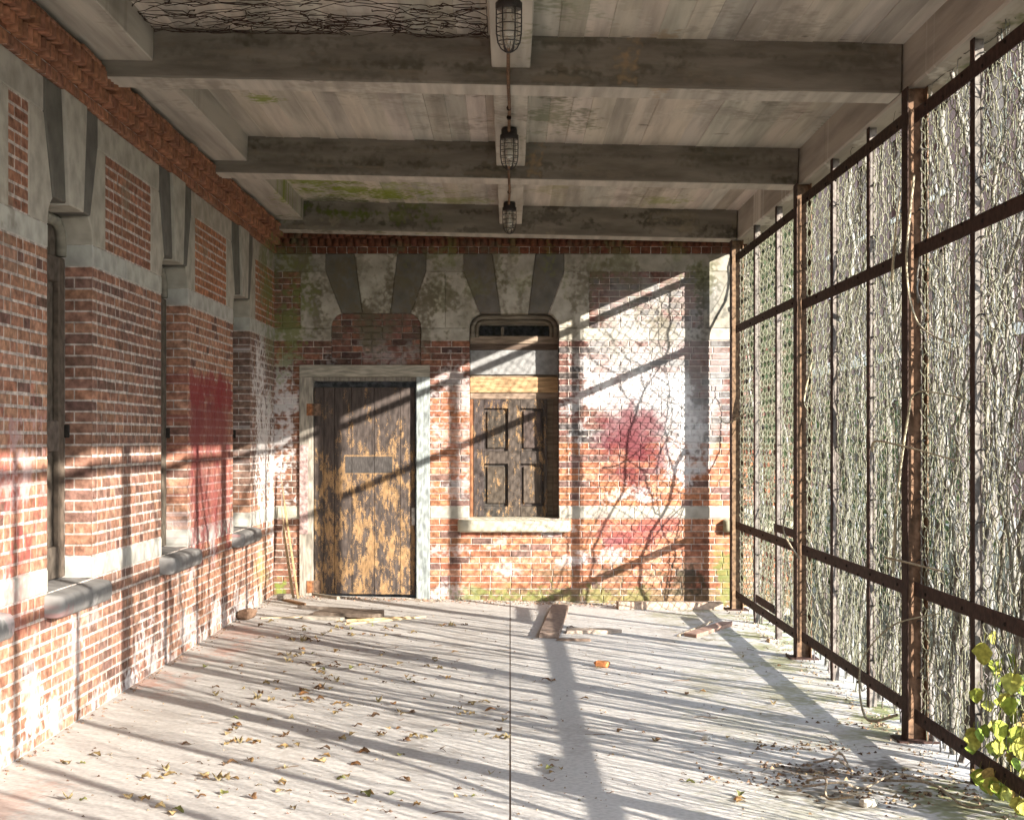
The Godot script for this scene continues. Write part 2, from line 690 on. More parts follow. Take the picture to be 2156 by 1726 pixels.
func make_materials():
	M.n_fine = noise_tex(0.02, 0.55, 1.1, 3)
	M.n_mid = noise_tex(0.012, 0.62, 1.08, 4)
	M.n_soft = noise_tex(0.008, 0.82, 1.06, 6)
	M.bump = noise_tex(0.03, 0.0, 1.0, 7)
	M.wood_n = noise_tex(0.02, 0.68, 1.1, 8, 512, 4)
	M.n_floor = noise_tex(0.045, 0.88, 1.06, 14, 512, 6)
	M.n_board = noise_tex(0.010, 0.80, 1.08, 15)
	M.steel = surf("rusty_steel", M.n_fine, 1.6, 0.75, M.bump, 0.10)
	M.wire = surf("wire", M.n_soft, 1.0, 0.55)
	M.bark = surf("bark", M.n_fine, 5.0, 0.9, M.bump, 0.2)
	M.board = surf("weathered_wood", M.wood_n, 1.0, 0.85, M.wood_n, 0.12, null, Vector3(1, 1, 1))
	M.leaf = surf("leaf", M.n_mid, 6.0, 0.7)
	M.leaf.backlight_enabled = true
	M.leaf.backlight = Color(0.5, 0.5, 0.5)
	M.crumb = surf("debris", M.n_mid, 6.0, 0.95)
	M.dark_iron = plain("dark_iron", Color(0.022, 0.018, 0.016), 0.6)


func make_floor():
	var fl := Node3D.new()
	fl.name = numbered("floor")
	add_child(fl)
	fl.set_meta("kind", "structure")
	var o := Vector2(-2.7, 6.0)
	var s := Vector2(5.4, 10.8)
	var moss := Color(0.16, 0.17, 0.06)
	var dirt := Color(0.20, 0.16, 0.12)
	var blobs := []
	for k in 16:
		blobs.append([rng.randf_range(2.0, 2.45), rng.randf_range(6.5, 16.2), rng.randf_range(0.12, 0.3), rng.randf_range(0.3, 0.9), moss, 0.8, 1.2, 1])
	for k in 5:
		blobs.append([rng.randf_range(1.5, 2.2), rng.randf_range(13.6, 16.2), 0.4, 0.5, moss, 0.35, 1.2, 1])
	for k in 22:
		blobs.append([rng.randf_range(1.1, 2.4), rng.randf_range(6.5, 16.2), rng.randf_range(0.25, 0.5), rng.randf_range(0.4, 1.0), Color(0.30, 0.29, 0.20), 0.42, 1.2, 1])
	for k in 26:
		blobs.append([rng.randf_range(-2.4, 2.2), rng.randf_range(6.5, 16.2), rng.randf_range(0.15, 0.5), rng.randf_range(0.3, 0.9), dirt, 0.22, 1.4, 1])
	for k in 9:
		blobs.append([rng.randf_range(-2.5, -2.1), rng.randf_range(6.5, 16.2), rng.randf_range(0.12, 0.3), rng.randf_range(0.3, 0.8), Color(0.45, 0.22, 0.15), 0.35, 1.2, 1])
	for k in 8:
		blobs.append([rng.randf_range(-2.4, 2.2), 16.25, rng.randf_range(0.2, 0.5), rng.randf_range(0.1, 0.3), Color(0.28, 0.2, 0.14), 0.5, 1.2, 1])
	for k in 5:
		blobs.append([rng.randf_range(1.2, 2.3), rng.randf_range(7.0, 8.6), 0.4, 0.2, Color(0.07, 0.05, 0.035), 0.6, 1.3, 1])
	M.over_f = stains(432, 864, o, s, blobs)
	M.floor = surf("concrete_floor", M.n_floor, 1.1, 0.9, M.bump, 0.12, M.over_f)
	var col := Color(0.49, 0.465, 0.43)
	for side in [[-2.75, -0.0045, -5.0, 16.5], [0.0045, 2.62, -5.0, 16.5]]:
		var mb := MB.new(o, s, true)
		var nx := 6
		var nz := 24
		for i in nx:
			for j in nz:
				var xa: float = lerpf(side[0], side[1], float(i) / nx)
				var xb: float = lerpf(side[0], side[1], float(i + 1) / nx)
				var za: float = lerpf(side[2], side[3], float(j) / nz)
				var zb: float = lerpf(side[2], side[3], float(j + 1) / nz)
				mb.quad(Vector3(xa, floor_y(xa), -za), Vector3(xb, floor_y(xb), -za), Vector3(xb, floor_y(xb), -zb), Vector3(xa, floor_y(xa), -zb), Vector3.UP, col)
		for q in [side[0], side[1]]:
			mb.quad(Vector3(q, floor_y(q), -side[2]), Vector3(q, floor_y(q), -side[3]), Vector3(q, -0.4, -side[3]), Vector3(q, -0.4, -side[2]), Vector3.RIGHT if q == side[1] else Vector3.LEFT, col * 0.8)
		mb.quad(Vector3(side[0], -0.4, -side[2]), Vector3(side[1], -0.4, -side[2]), Vector3(side[1], -0.4, -side[3]), Vector3(side[0], -0.4, -side[3]), Vector3.DOWN, col)
		mb.quad(Vector3(side[0], floor_y(side[0]), -side[2]), Vector3(side[1], floor_y(side[1]), -side[2]), Vector3(side[1], -0.4, -side[2]), Vector3(side[0], -0.4, -side[2]), Vector3.BACK, col)
		put(mb.mesh(), "slab", M.floor, fl)
	var mj := MB.new(o, s, true)
	mj.quad(Vector3(-0.0044, -0.005, 5.0), Vector3(0.0044, -0.005, 5.0), Vector3(0.0044, -0.005, -16.4), Vector3(-0.0044, -0.005, -16.4), Vector3.UP, Color(0.20, 0.14, 0.10))
	put(mj.mesh(), "joint", M.floor, fl)


func tone_left(u: float, y: float) -> Color:
	var k := rng.randf()
	var c: Color
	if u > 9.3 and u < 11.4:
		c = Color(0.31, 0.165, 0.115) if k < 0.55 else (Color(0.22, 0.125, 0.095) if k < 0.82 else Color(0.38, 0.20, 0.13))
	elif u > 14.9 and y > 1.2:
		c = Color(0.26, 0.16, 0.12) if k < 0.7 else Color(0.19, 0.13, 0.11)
	else:
		c = Color(0.43, 0.225, 0.145) if k < 0.5 else (Color(0.37, 0.18, 0.115) if k < 0.78 else (Color(0.47, 0.26, 0.17) if k < 0.93 else Color(0.20, 0.11, 0.085)))
	if y > 2.85 and y < 3.5:
		c = Color(0.34, 0.165, 0.105) if u < 11 else Color(0.41, 0.185, 0.10)
	if y > 3.6:
		c = Color(0.38, 0.18, 0.105) if k < 0.7 else Color(0.30, 0.145, 0.09)
	return vary(c, 0.17)

func tone_end(u: float, y: float) -> Color:
	var k := rng.randf()
	var c := Color(0.40, 0.175, 0.095) if k < 0.5 else (Color(0.33, 0.135, 0.08) if k < 0.76 else (Color(0.46, 0.24, 0.15) if k < 0.9 else Color(0.20, 0.12, 0.10)))
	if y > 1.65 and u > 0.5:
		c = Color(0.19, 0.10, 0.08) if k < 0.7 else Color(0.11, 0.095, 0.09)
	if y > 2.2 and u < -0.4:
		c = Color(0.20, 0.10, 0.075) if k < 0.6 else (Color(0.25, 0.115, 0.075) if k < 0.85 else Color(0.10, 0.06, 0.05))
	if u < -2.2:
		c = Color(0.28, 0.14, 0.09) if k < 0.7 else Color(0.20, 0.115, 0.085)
	if y < 0.12 and u > -0.5:
		c = Color(0.24, 0.16, 0.09)
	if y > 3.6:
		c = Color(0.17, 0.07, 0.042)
	return vary(c, 0.19)


func make_left_wall():
	var white := Color(0.68, 0.66, 0.64)
	var green := Color(0.14, 0.16, 0.05)
	var b := []
	# red paint between two windows
	b.append([13.08, 1.5, 0.93, 0.64, Color(0.19, 0.045, 0.045), 0.48, 14.0, 2])
	for k in 26:
		b.append([rng.randf_range(12.35, 13.85), rng.randf_range(1.0, 2.1), rng.randf_range(0.12, 0.4), rng.randf_range(0.12, 0.4), Color(0.17, 0.035, 0.036), 0.34, 1.3, 0])
	for k in 9:
		b.append([12.3 + k * 0.19, 2.13 + rng.randf_range(-0.08, 0.06), 0.16, 0.16, Color(0.20, 0.030, 0.032), 0.8, 1.0, 0])
		b.append([12.3 + k * 0.19, 0.86 + rng.randf_range(-0.1, 0.05), 0.12, 0.22, Color(0.22, 0.04, 0.038), 0.6, 1.4, 1])
	# faded red wash on the nearest pier
	b.append([7.95, 1.48, 0.7, 0.42, Color(0.30, 0.06, 0.055), 0.5, 1.5, 1])
	b.append([8.0, 0.92, 0.5, 0.3, Color(0.30, 0.06, 0.055), 0.35, 1.8, 1])
	b.append([7.8, 1.62, 0.2, 0.3, Color(0.30, 0.07, 0.06), 0.35, 1.2, 1])
	# whitewash near the corner
	b.append([15.75, 1.7, 0.75, 1.1, white, 0.75, 1.0, 1])
	b.append([15.5, 2.3, 0.5, 0.6, white, 0.5, 1.2, 1])
	b.append([16.2, 1.2, 0.35, 0.8, white, 0.6, 1.2, 1])
	# salts along the foot
	for k in 17:
		b.append([6.6 + k * 0.55 + rng.randf_range(-0.2, 0.2), rng.randf_range(-0.05, 0.22), rng.randf_range(0.35, 0.6), rng.randf_range(0.12, 0.30), white, 0.42, 1.3, 1])
	for k in 10:
		b.append([rng.randf_range(6.6, 14.5), rng.randf_range(0.3, 1.6), rng.randf_range(0.15, 0.4), rng.randf_range(0.1, 0.35), white, 0.3, 1.6, 1])
	# green growth at the far end, at the top
	b.append([15.9, 3.3, 0.6, 0.6, green, 0.75, 1.2, 1])
	b.append([16.1, 2.7, 0.35, 0.6, green, 0.5, 1.4, 1])
	b.append([15.6, 0.35, 0.5, 0.35, Color(0.36, 0.34, 0.10), 0.4, 1.2, 1])
	# dark weathering stains
	for k in 14:
		b.append([rng.randf_range(6.6, 15.0), rng.randf_range(0.2, 2.7), rng.randf_range(0.12, 0.35), rng.randf_range(0.2, 0.5), Color(0.10, 0.075, 0.06), 0.3, 1.7, 1])
	for k in 9:
		b.append([rng.randf_range(6.6, 16.0), rng.randf_range(2.75, 3.6), rng.randf_range(0.1, 0.4), rng.randf_range(0.1, 0.3), Color(0.2, 0.17, 0.12), 0.3, 1.6, 1])
	M.over_l = stains(1120, 450, LO_L, SZ_L, b)
	var mb_m := surf("brick_left", M.n_mid, 2.2, 0.88, M.bump, 0.22, M.over_l)
	var ms := surf("stone_left", M.n_soft, 1.3, 0.85, M.bump, 0.08, M.over_l)
	var wall := thing("brick_wall", "long red brick wall with tan stone bands, deep boarded windows and a red painted patch", "wall", Vector3(-2.5426, 0, 0))
	wall.rotation.y = PI / 2 - 0.00424
	var wins := [[6.65, 7.55], [8.48, 9.386], [11.20, 12.10], [14.03, 14.93]]
	var end := ZB + 0.02
	var start := 6.45
	var holes := []
	for w in wins:
		holes.append(Rect2(w[0], Y_BELT_A, w[1] - w[0], Y_ARCH - Y_BELT_A))
	# mortar and core
	var mo := MB.new(LO_L, SZ_L)
	sheet(mo, start, end, -0.15, 3.95, holes, -0.0022, MORTAR)
	for r in holes:
		lining(mo, r, -0.35, MORTAR)
	put(mo.mesh(), "mortar", mb_m, wall)
	var core := MB.new(LO_L, SZ_L)
	core.box(Vector3(-5.0, -0.4, -0.4), Vector3(start, 4.1, 0.0), 0.0, Color(0.32, 0.15, 0.10))
	core.box(Vector3(start + 0.001, -0.4, -0.42), Vector3(end, 4.1, -0.40), 0.0, Color(0.2, 0.12, 0.1))
	put(core.mesh(), "wall_core", mb_m, wall)
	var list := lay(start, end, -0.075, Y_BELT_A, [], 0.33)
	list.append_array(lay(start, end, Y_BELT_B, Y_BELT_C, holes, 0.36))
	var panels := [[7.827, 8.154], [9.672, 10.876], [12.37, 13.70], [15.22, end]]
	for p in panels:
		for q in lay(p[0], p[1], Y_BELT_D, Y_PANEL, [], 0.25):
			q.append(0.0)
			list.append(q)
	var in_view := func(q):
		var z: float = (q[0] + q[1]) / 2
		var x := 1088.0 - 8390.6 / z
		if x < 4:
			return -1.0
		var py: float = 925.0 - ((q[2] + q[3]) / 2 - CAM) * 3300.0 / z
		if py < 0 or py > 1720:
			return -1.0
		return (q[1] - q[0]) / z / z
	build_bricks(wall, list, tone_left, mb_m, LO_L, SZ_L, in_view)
	# belts of stone, each block a part
	var cuts := [start, 7.55, 8.48, 9.386, 10.2, 11.20, 12.10, 13.1, 14.03, 14.93, end]
	for k in cuts.size() - 1:
		var open := false
		for w in wins:
			if absf(cuts[k] - w[0]) < 0.01 or (k == 0):
				open = true
		if not open:
			for yy in [[Y_BELT_A + 0.003, Y_BELT_B - 0.003], [Y_BELT_C + 0.003, Y_BELT_D - 0.002]]:
				stone(wall, "belt_stone", [Vector2(cuts[k] + 0.001, yy[0]), Vector2(cuts[k + 1] - 0.001, yy[0]), Vector2(cuts[k + 1] - 0.001, yy[1]), Vector2(cuts[k] + 0.001, yy[1])], 0.004, -0.166, BELT, ms, LO_L, SZ_L)
	# stones over the openings
	var mids := []
	for w in wins:
		mids.append((w[0] + w[1]) / 2)
	for k in wins.size():
		var hw: float = (wins[k][1] - wins[k][0]) / 2
		voussoirs(wall, mids[k], ms, LO_L, SZ_L, 0.03)
		var near_end: float = (panels[k - 1][1] if k > 0 else start)
		if k > 0:
			haunch(wall, mids[k], hw, -1.0, near_end, ms, LO_L, SZ_L)
		haunch(wall, mids[k], hw, 1.0, panels[k][0], ms, LO_L, SZ_L)
		var f1: float = (mids[k + 1] - 0.530 if k < 3 else end)
		var f0: float = mids[k] + 0.524
		stone(wall, "frieze_stone", [Vector2(f0 + 0.001, Y_PANEL), Vector2(f1 - 0.001, Y_PANEL), Vector2(f1 - 0.001, Y_STONE), Vector2(f0 + 0.001, Y_STONE)], 0.004, -0.1, STONE, ms, LO_L, SZ_L)
		sill(wall, wins[k][0] - 0.055, wins[k][1] + 0.09, ms, LO_L, SZ_L, Color(0.22, 0.215, 0.20))
		boarded_window(wall, wins[k][0], wins[k][1], k)
	cornice(wall, start, end, tone_left, mb_m, LO_L, SZ_L, true)


# dark timber leaf closing a deep window of the long wall
func boarded_window(wall: Node3D, a: float, b: float, k: int):
	var win := node("window", wall)
	var col := Color(0.125, 0.10, 0.078)
	var d := -0.165
	var mb := MB.new()
	mb.box(Vector3(a + 0.002, Y_BELT_A + 0.006, d - 0.07), Vector3(b - 0.002, Y_ARCH - 0.02, d - 0.04), 0.0, col)
	put(mb.mesh(), "backing_board", M.board, win)
	for st in [[a + 0.003, a + 0.12], [b - 0.12, b - 0.003], [(a + b) / 2 - 0.06, (a + b) / 2 + 0.06]]:
		mb = MB.new()
		mb.box(Vector3(st[0], Y_BELT_A + 0.01, d - 0.04), Vector3(st[1], 2.77, d), 0.006, vary(col, 0.15))
		put(mb.mesh(), "stile", M.board, win)
	for r in [[Y_BELT_A + 0.012, 1.06], [1.62, 1.8], [2.62, 2.768]]:
		for h in [[a + 0.121, (a + b) / 2 - 0.061], [(a + b) / 2 + 0.061, b - 0.121]]:
			mb = MB.new()
			mb.box(Vector3(h[0], r[0], d - 0.04), Vector3(h[1], r[1], d - 0.001), 0.006, vary(col, 0.15))
			put(mb.mesh(), "rail", M.board, win)
	# arched head of the old frame, bleached
	var arc := PackedVector3Array()
	var rad := PackedFloat32Array()
	arc.append(Vector3(a + 0.035, 2.78, d - 0.015))
	for i in 7:
		var t := PI / 2 * i / 6.0
		arc.append(Vector3(a + 0.16 - 0.125 * cos(t), Y_ARCH - 0.16 + 0.125 * sin(t), d - 0.015))
	for i in 7:
		var t := PI / 2 * i / 6.0
		arc.append(Vector3(b - 0.16 + 0.125 * sin(t), Y_ARCH - 0.16 + 0.125 * cos(t), d - 0.015))
	arc.append(Vector3(b - 0.035, 2.78, d - 0.015))
	for i in arc.size():
		rad.append(0.033)
	mb = MB.new()
	mb.tube(arc, rad, 8, Color(0.26, 0.24, 0.19))
	put(mb.mesh(), "arched_frame", M.board, win)
	mb = MB.new()
	mb.box(Vector3(b - 0.022, 1.70, d), Vector3(b - 0.004, 1.78, d + 0.03), 0.004, Color(0.03, 0.025, 0.02))
	put(mb.mesh(), "hinge", M.steel, win)


func make_end_wall():
	var white := Color(0.70, 0.69, 0.68)
	var grey := Color(0.30, 0.30, 0.295)
	var green := Color(0.15, 0.17, 0.05)
	var red := Color(0.105, 0.022, 0.028)
	var b := []
	# grey and white overpaint, hazy, with ragged remains
	b.append([1.75, 2.35, 0.75, 0.9, grey, 0.42, 1.1, 0])
	b.append([1.35, 2.05, 0.6, 0.5, white, 0.30, 1.2, 0])
	b.append([1.15, 2.5, 0.5, 0.6, white, 0.20, 1.2, 0])
	b.append([1.85, 1.9, 0.5, 0.6, grey, 0.42, 1.1, 0])
	b.append([1.9, 3.2, 0.45, 0.4, grey, 0.38, 1.0, 0])
	b.append([1.2, 3.1, 0.5, 0.4, grey, 0.34, 1.0, 0])
	for k in 22:
		b.append([rng.randf_range(0.8, 2.15), rng.randf_range(1.75, 3.3), rng.randf_range(0.12, 0.35), rng.randf_range(0.08, 0.25), white if k % 2 else grey, 0.28, 1.7, 1])
	b.append([1.8, 1.6, 0.35, 0.4, white, 0.42, 1.3, 1])
	# sprayed maroon, in several passes
	for q in [[1.27, 1.74, 0.40, 0.36, 0.62], [1.12, 1.82, 0.30, 0.24, 0.5], [1.40, 1.68, 0.34, 0.34, 0.5], [1.22, 1.52, 0.30, 0.34, 0.5], [1.42, 1.42, 0.26, 0.30, 0.42], [1.30, 1.25, 0.22, 0.22, 0.25], [0.98, 1.88, 0.16, 0.12, 0.6], [1.5, 1.9, 0.2, 0.16, 0.35], [0.95, 1.6, 0.18, 0.24, 0.25]]:
		b.append([q[0], q[1], q[2], q[3], red, q[4], 1.5, 0])
	b.append([1.1, 0.72, 0.30, 0.18, Color(0.20, 0.045, 0.055), 0.42, 1.4, 0])
	b.append([1.55, 0.76, 0.24, 0.18, Color(0.20, 0.045, 0.055), 0.5, 1.4, 0])
	b.append([1.35, 0.62, 0.3, 0.12, Color(0.20, 0.045, 0.055), 0.3, 1.4, 0])
	# salts
	b.append([-2.35, 1.9, 0.25, 0.75, white, 0.6, 1.2, 1])
	b.append([-0.62, 2.2, 0.3, 0.45, white, 0.28, 1.6, 1])
	b.append([-0.55, 1.75, 0.3, 0.45, white, 0.18, 1.6, 1])
	b.append([-1.45, 2.62, 0.5, 0.25, white, 0.22, 1.5, 1])
	for k in 12:
		b.append([rng.randf_range(-0.8, 1.7), rng.randf_range(0.2, 1.3), rng.randf_range(0.12, 0.3), rng.randf_range(0.05, 0.12), white, 0.32, 1.6, 1])
	b.append([-0.6, 0.1, 0.3, 0.12, white, 0.4, 1.4, 1])
	b.append([0.75, 2.2, 0.25, 0.5, white, 0.35, 1.4, 1])
	# moss and black growth along the foot
	for k in 6:
		b.append([-0.35 + k * 0.32, 0.08 + rng.randf_range(-0.05, 0.05), 0.3, 0.15, green if k < 3 else Color(0.17, 0.16, 0.06), 0.75, 1.2, 1])
	b.append([1.9, 0.25, 0.5, 0.22, Color(0.035, 0.035, 0.022), 0.75, 1.2, 1])
	b.append([0.9, 0.28, 0.8, 0.10, Color(0.07, 0.06, 0.03), 0.5, 1.4, 1])
	b.append([-2.4, 0.1, 0.12, 0.14, Color(0.17, 0.22, 0.04), 0.8, 1.0, 1])
	b.append([2.25, 0.2, 0.2, 0.4, green, 0.7, 1.2, 1])
	# green streaks on the stones above
	for k in 24:
		b.append([rng.randf_range(-2.45, 2.3), rng.randf_range(3.2, 3.7), rng.randf_range(0.05, 0.22), rng.randf_range(0.15, 0.4), green, 0.32, 1.3, 1])
	for k in 90:
		b.append([rng.randf_range(-2.45, 2.3), rng.randf_range(2.75, 3.65), rng.randf_range(0.04, 0.2), rng.randf_range(0.2, 0.5), Color(0.11, 0.095, 0.062), 0.40, 1.0, 1])
	b.append([-2.35, 2.9, 0.3, 0.6, green, 0.65, 1.2, 1])
	b.append([2.1, 3.1, 0.25, 0.4, Color(0.06, 0.06, 0.045), 0.6, 1.3, 1])
	M.over_b = stains(930, 615, LO_B, SZ_B, b)
	var mbk := surf("brick_end", M.n_mid, 2.2, 0.88, M.bump, 0.22, M.over_b)
	var ms := surf("stone_end", M.n_soft, 1.3, 0.85, M.bump, 0.08, M.over_b)
	var wall := thing("brick_wall", "brick end wall with a weathered plank door, a boarded window and grey and maroon paint", "wall", Vector3(0, 0, -ZB))
	var cw := 0.042     # middle of the window
	var ci := -1.404    # middle of the bricked-up opening over the door
	var hw := 0.47
	var window := Rect2(cw - hw, Y_BELT_A, 2 * hw, Y_ARCH - Y_BELT_A)
	var arch := Rect2(ci - hw, 2.40, 2 * hw, Y_ARCH - 2.40)
	var door := Rect2(-2.207, -0.2, 1.367, 2.669)
	var right := 3.08
	var holes := [window, arch, door]
	var mo := MB.new(LO_B, SZ_B)
	sheet(mo, -2.6, right, -0.15, 3.95, holes, -0.007, MORTAR)
	lining(mo, window, -0.32, MORTAR)
	mo.quad(Vector3(arch.position.x, 2.45, -0.035), Vector3(arch.end.x, 2.45, -0.035), Vector3(arch.end.x, Y_ARCH, -0.035), Vector3(arch.position.x, Y_ARCH, -0.035), Vector3.BACK, MORTAR * 0.9)
	mo.quad(Vector3(right, -0.15, 0), Vector3(right, 3.95, 0), Vector3(right, 3.95, -4), Vector3(right, -0.15, -4), Vector3.RIGHT, Color(0.3, 0.14, 0.09))
	mo.quad(Vector3(right + 0.01, 3.95, 0), Vector3(right + 0.01, 6.0, 0), Vector3(-2.9, 6.0, 0), Vector3(-2.9, 3.95, 0), Vector3.BACK, Color(0.3, 0.14, 0.09))
	put(mo.mesh(), "mortar", mbk, wall)
	# the dark room behind
	var room := MB.new(LO_B, SZ_B)
	var dim := Color(0.30, 0.29, 0.27)
	var A := Vector3(-3.2, -0.15, -0.30)
	var B := Vector3(right, 3.95, -4.0)
	room.quad(Vector3(A.x, A.y, B.z), Vector3(B.x, A.y, B.z), Vector3(B.x, B.y, B.z), Vector3(A.x, B.y, B.z), Vector3.BACK, dim)
	room.quad(Vector3(A.x, A.y, A.z), Vector3(A.x, B.y, A.z), Vector3(A.x, B.y, B.z), Vector3(A.x, A.y, B.z), Vector3.RIGHT, dim)
	room.quad(Vector3(A.x, A.y, A.z), Vector3(B.x, A.y, A.z), Vector3(B.x, A.y, B.z), Vector3(A.x, A.y, B.z), Vector3.UP, dim)
	room.quad(Vector3(A.x, B.y, 0.0), Vector3(B.x, B.y, 0.0), Vector3(B.x, B.y, B.z), Vector3(A.x, B.y, B.z), Vector3.DOWN, dim)
	put(room.mesh(), "inner_room", mbk, wall)
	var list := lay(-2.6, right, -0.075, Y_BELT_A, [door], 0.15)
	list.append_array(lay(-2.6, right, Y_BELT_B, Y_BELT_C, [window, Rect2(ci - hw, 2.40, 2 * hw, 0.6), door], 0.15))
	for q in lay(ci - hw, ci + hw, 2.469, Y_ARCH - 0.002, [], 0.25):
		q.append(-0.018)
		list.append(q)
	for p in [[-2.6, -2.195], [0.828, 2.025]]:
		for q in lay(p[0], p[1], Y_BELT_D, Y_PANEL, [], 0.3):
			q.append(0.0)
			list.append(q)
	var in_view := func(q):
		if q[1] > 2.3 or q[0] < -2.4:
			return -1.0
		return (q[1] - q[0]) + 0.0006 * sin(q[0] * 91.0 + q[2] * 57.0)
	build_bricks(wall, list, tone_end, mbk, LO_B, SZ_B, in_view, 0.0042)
	for r in [[-2.6, ci - hw, 1], [ci + hw, cw - hw, 1], [cw + hw, 1.46, 1], [1.46, 2.45, 1], [2.452, right, 1], [-2.6, -2.207, 0], [-0.84, cw - hw, 0], [cw + hw, 1.3, 0], [1.3, 2.45, 0], [2.452, right, 0]]:
		var ya: float = (Y_BELT_C if r[2] else Y_BELT_A) + 0.003
		var yb: float = (Y_BELT_D if r[2] else Y_BELT_B) - 0.002
		stone(wall, "belt_stone", [Vector2(r[0] + 0.001, ya), Vector2(r[1] - 0.001, ya), Vector2(r[1] - 0.001, yb), Vector2(r[0] + 0.001, yb)], 0.004, -0.1, STONE * 0.95, ms, LO_B, SZ_B)
	voussoirs(wall, ci, ms, LO_B, SZ_B, 0.012)
	voussoirs(wall, cw, ms, LO_B, SZ_B, 0.012)
	haunch(wall, ci, hw, -1.0, -2.195, ms, LO_B, SZ_B)
	haunch(wall, ci, hw, 1.0, (ci + cw) / 2 - 0.001, ms, LO_B, SZ_B)
	haunch(wall, cw, hw, -1.0, (ci + cw) / 2 + 0.001, ms, LO_B, SZ_B)
	haunch(wall, cw, hw, 1.0, 0.828, ms, LO_B, SZ_B)
	stone(wall, "stone_block", [Vector2(2.026, Y_BELT_D + 0.001), Vector2(2.6, Y_BELT_D + 0.001), Vector2(2.45, Y_PANEL - 0.002), Vector2(2.026, Y_PANEL - 0.002)], 0.003, -0.1, STONE * 0.7, ms, LO_B, SZ_B)
	for r in [[-2.6, ci - 0.53], [ci + 0.524, cw - 0.53], [cw + 0.524, 2.35], [2.352, right]]:
		stone(wall, "frieze_stone", [Vector2(r[0] + 0.001, Y_PANEL), Vector2(r[1] - 0.001, Y_PANEL), Vector2(r[1] - 0.001, Y_STONE), Vector2(r[0] + 0.001, Y_STONE)], 0.004, -0.1, STONE * 0.8, ms, LO_B, SZ_B)
	sill(wall, -0.549, 0.632, ms, LO_B, SZ_B, Color(0.42, 0.39, 0.30))
	sill(wall, 2.23, 3.2, ms, LO_B, SZ_B, Color(0.3, 0.29, 0.2))
	cornice(wall, -2.45, 2.62, tone_end, mbk, LO_B, SZ_B, false, 0.8)
	make_door(wall)
	make_window(wall, cw - hw, cw + hw)


# where paint has come off and bare wood shows, long along the grain
func worn(o: Vector2, s: Vector2, w: int, h: int, sd: int, is_door: bool) -> ImageTexture:
	var ochre := Color(0.31, 0.19, 0.09)
	var d := PackedByteArray()
	d.resize(w * h * 4)
	var na := FastNoiseLite.new()
	na.seed = sd
	na.frequency = 3.2
	na.fractal_octaves = 5
	for y in h:
		var py := o.y + s.y * (1.0 - (y + 0.5) / h)
		for x in w:
			var px := o.x + s.x * (x + 0.5) / w
			var t := na.get_noise_2d(px * 2.2, py * 0.75) * 1.5 + na.get_noise_2d(px * 9.0, py * 2.2 + 7.0) * 0.8 + noise_b.get_noise_2d(px * 2.0, py * 0.9) * 0.5 + noise_b.get_noise_2d(px * 8.0, py * 4.0) * 0.9
			var lim := 0.55
			if is_door:
				lim = 0.02 + 0.75 * smoothstep(1.25, 2.0, py + 0.25 * na.get_noise_2d(px * 3.0, 3.0)) - 0.10 * smoothstep(1.0, 0.6, py) + (0.12 if px < -1.86 else 0.0)
			var k := clampf((t - lim) * 3.2, 0.0, 0.92)
			var q := ochre
			if is_door:
				# the mark of a sign that was painted round, and its ragged rim
				if px > -1.732 and px < -1.237 and py > 1.338 and py < 1.509:
					k = 0.9
					q = Color(0.062, 0.056, 0.052)
				elif px > -1.748 and px < -1.222 and py > 1.326 and py < 1.528 and noise_b.get_noise_2d(px * 4.0, py * 4.0) > -0.25:
					k = 0.8
			var sc := 0.85 + 0.45 * noise_b.get_noise_2d(px * 6.0, py * 0.8)
			var q2 := Color(q.r * sc, q.g * sc, q.b * sc).linear_to_srgb()
			var at := (y * w + x) * 4
			d[at] = int(clampf(q2.r, 0, 1) * 255)
			d[at + 1] = int(clampf(q2.g, 0, 1) * 255)
			d[at + 2] = int(clampf(q2.b, 0, 1) * 255)
			d[at + 3] = int(k * 255)
	return ImageTexture.create_from_image(Image.create_from_data(w, h, false, Image.FORMAT_RGBA8, d))


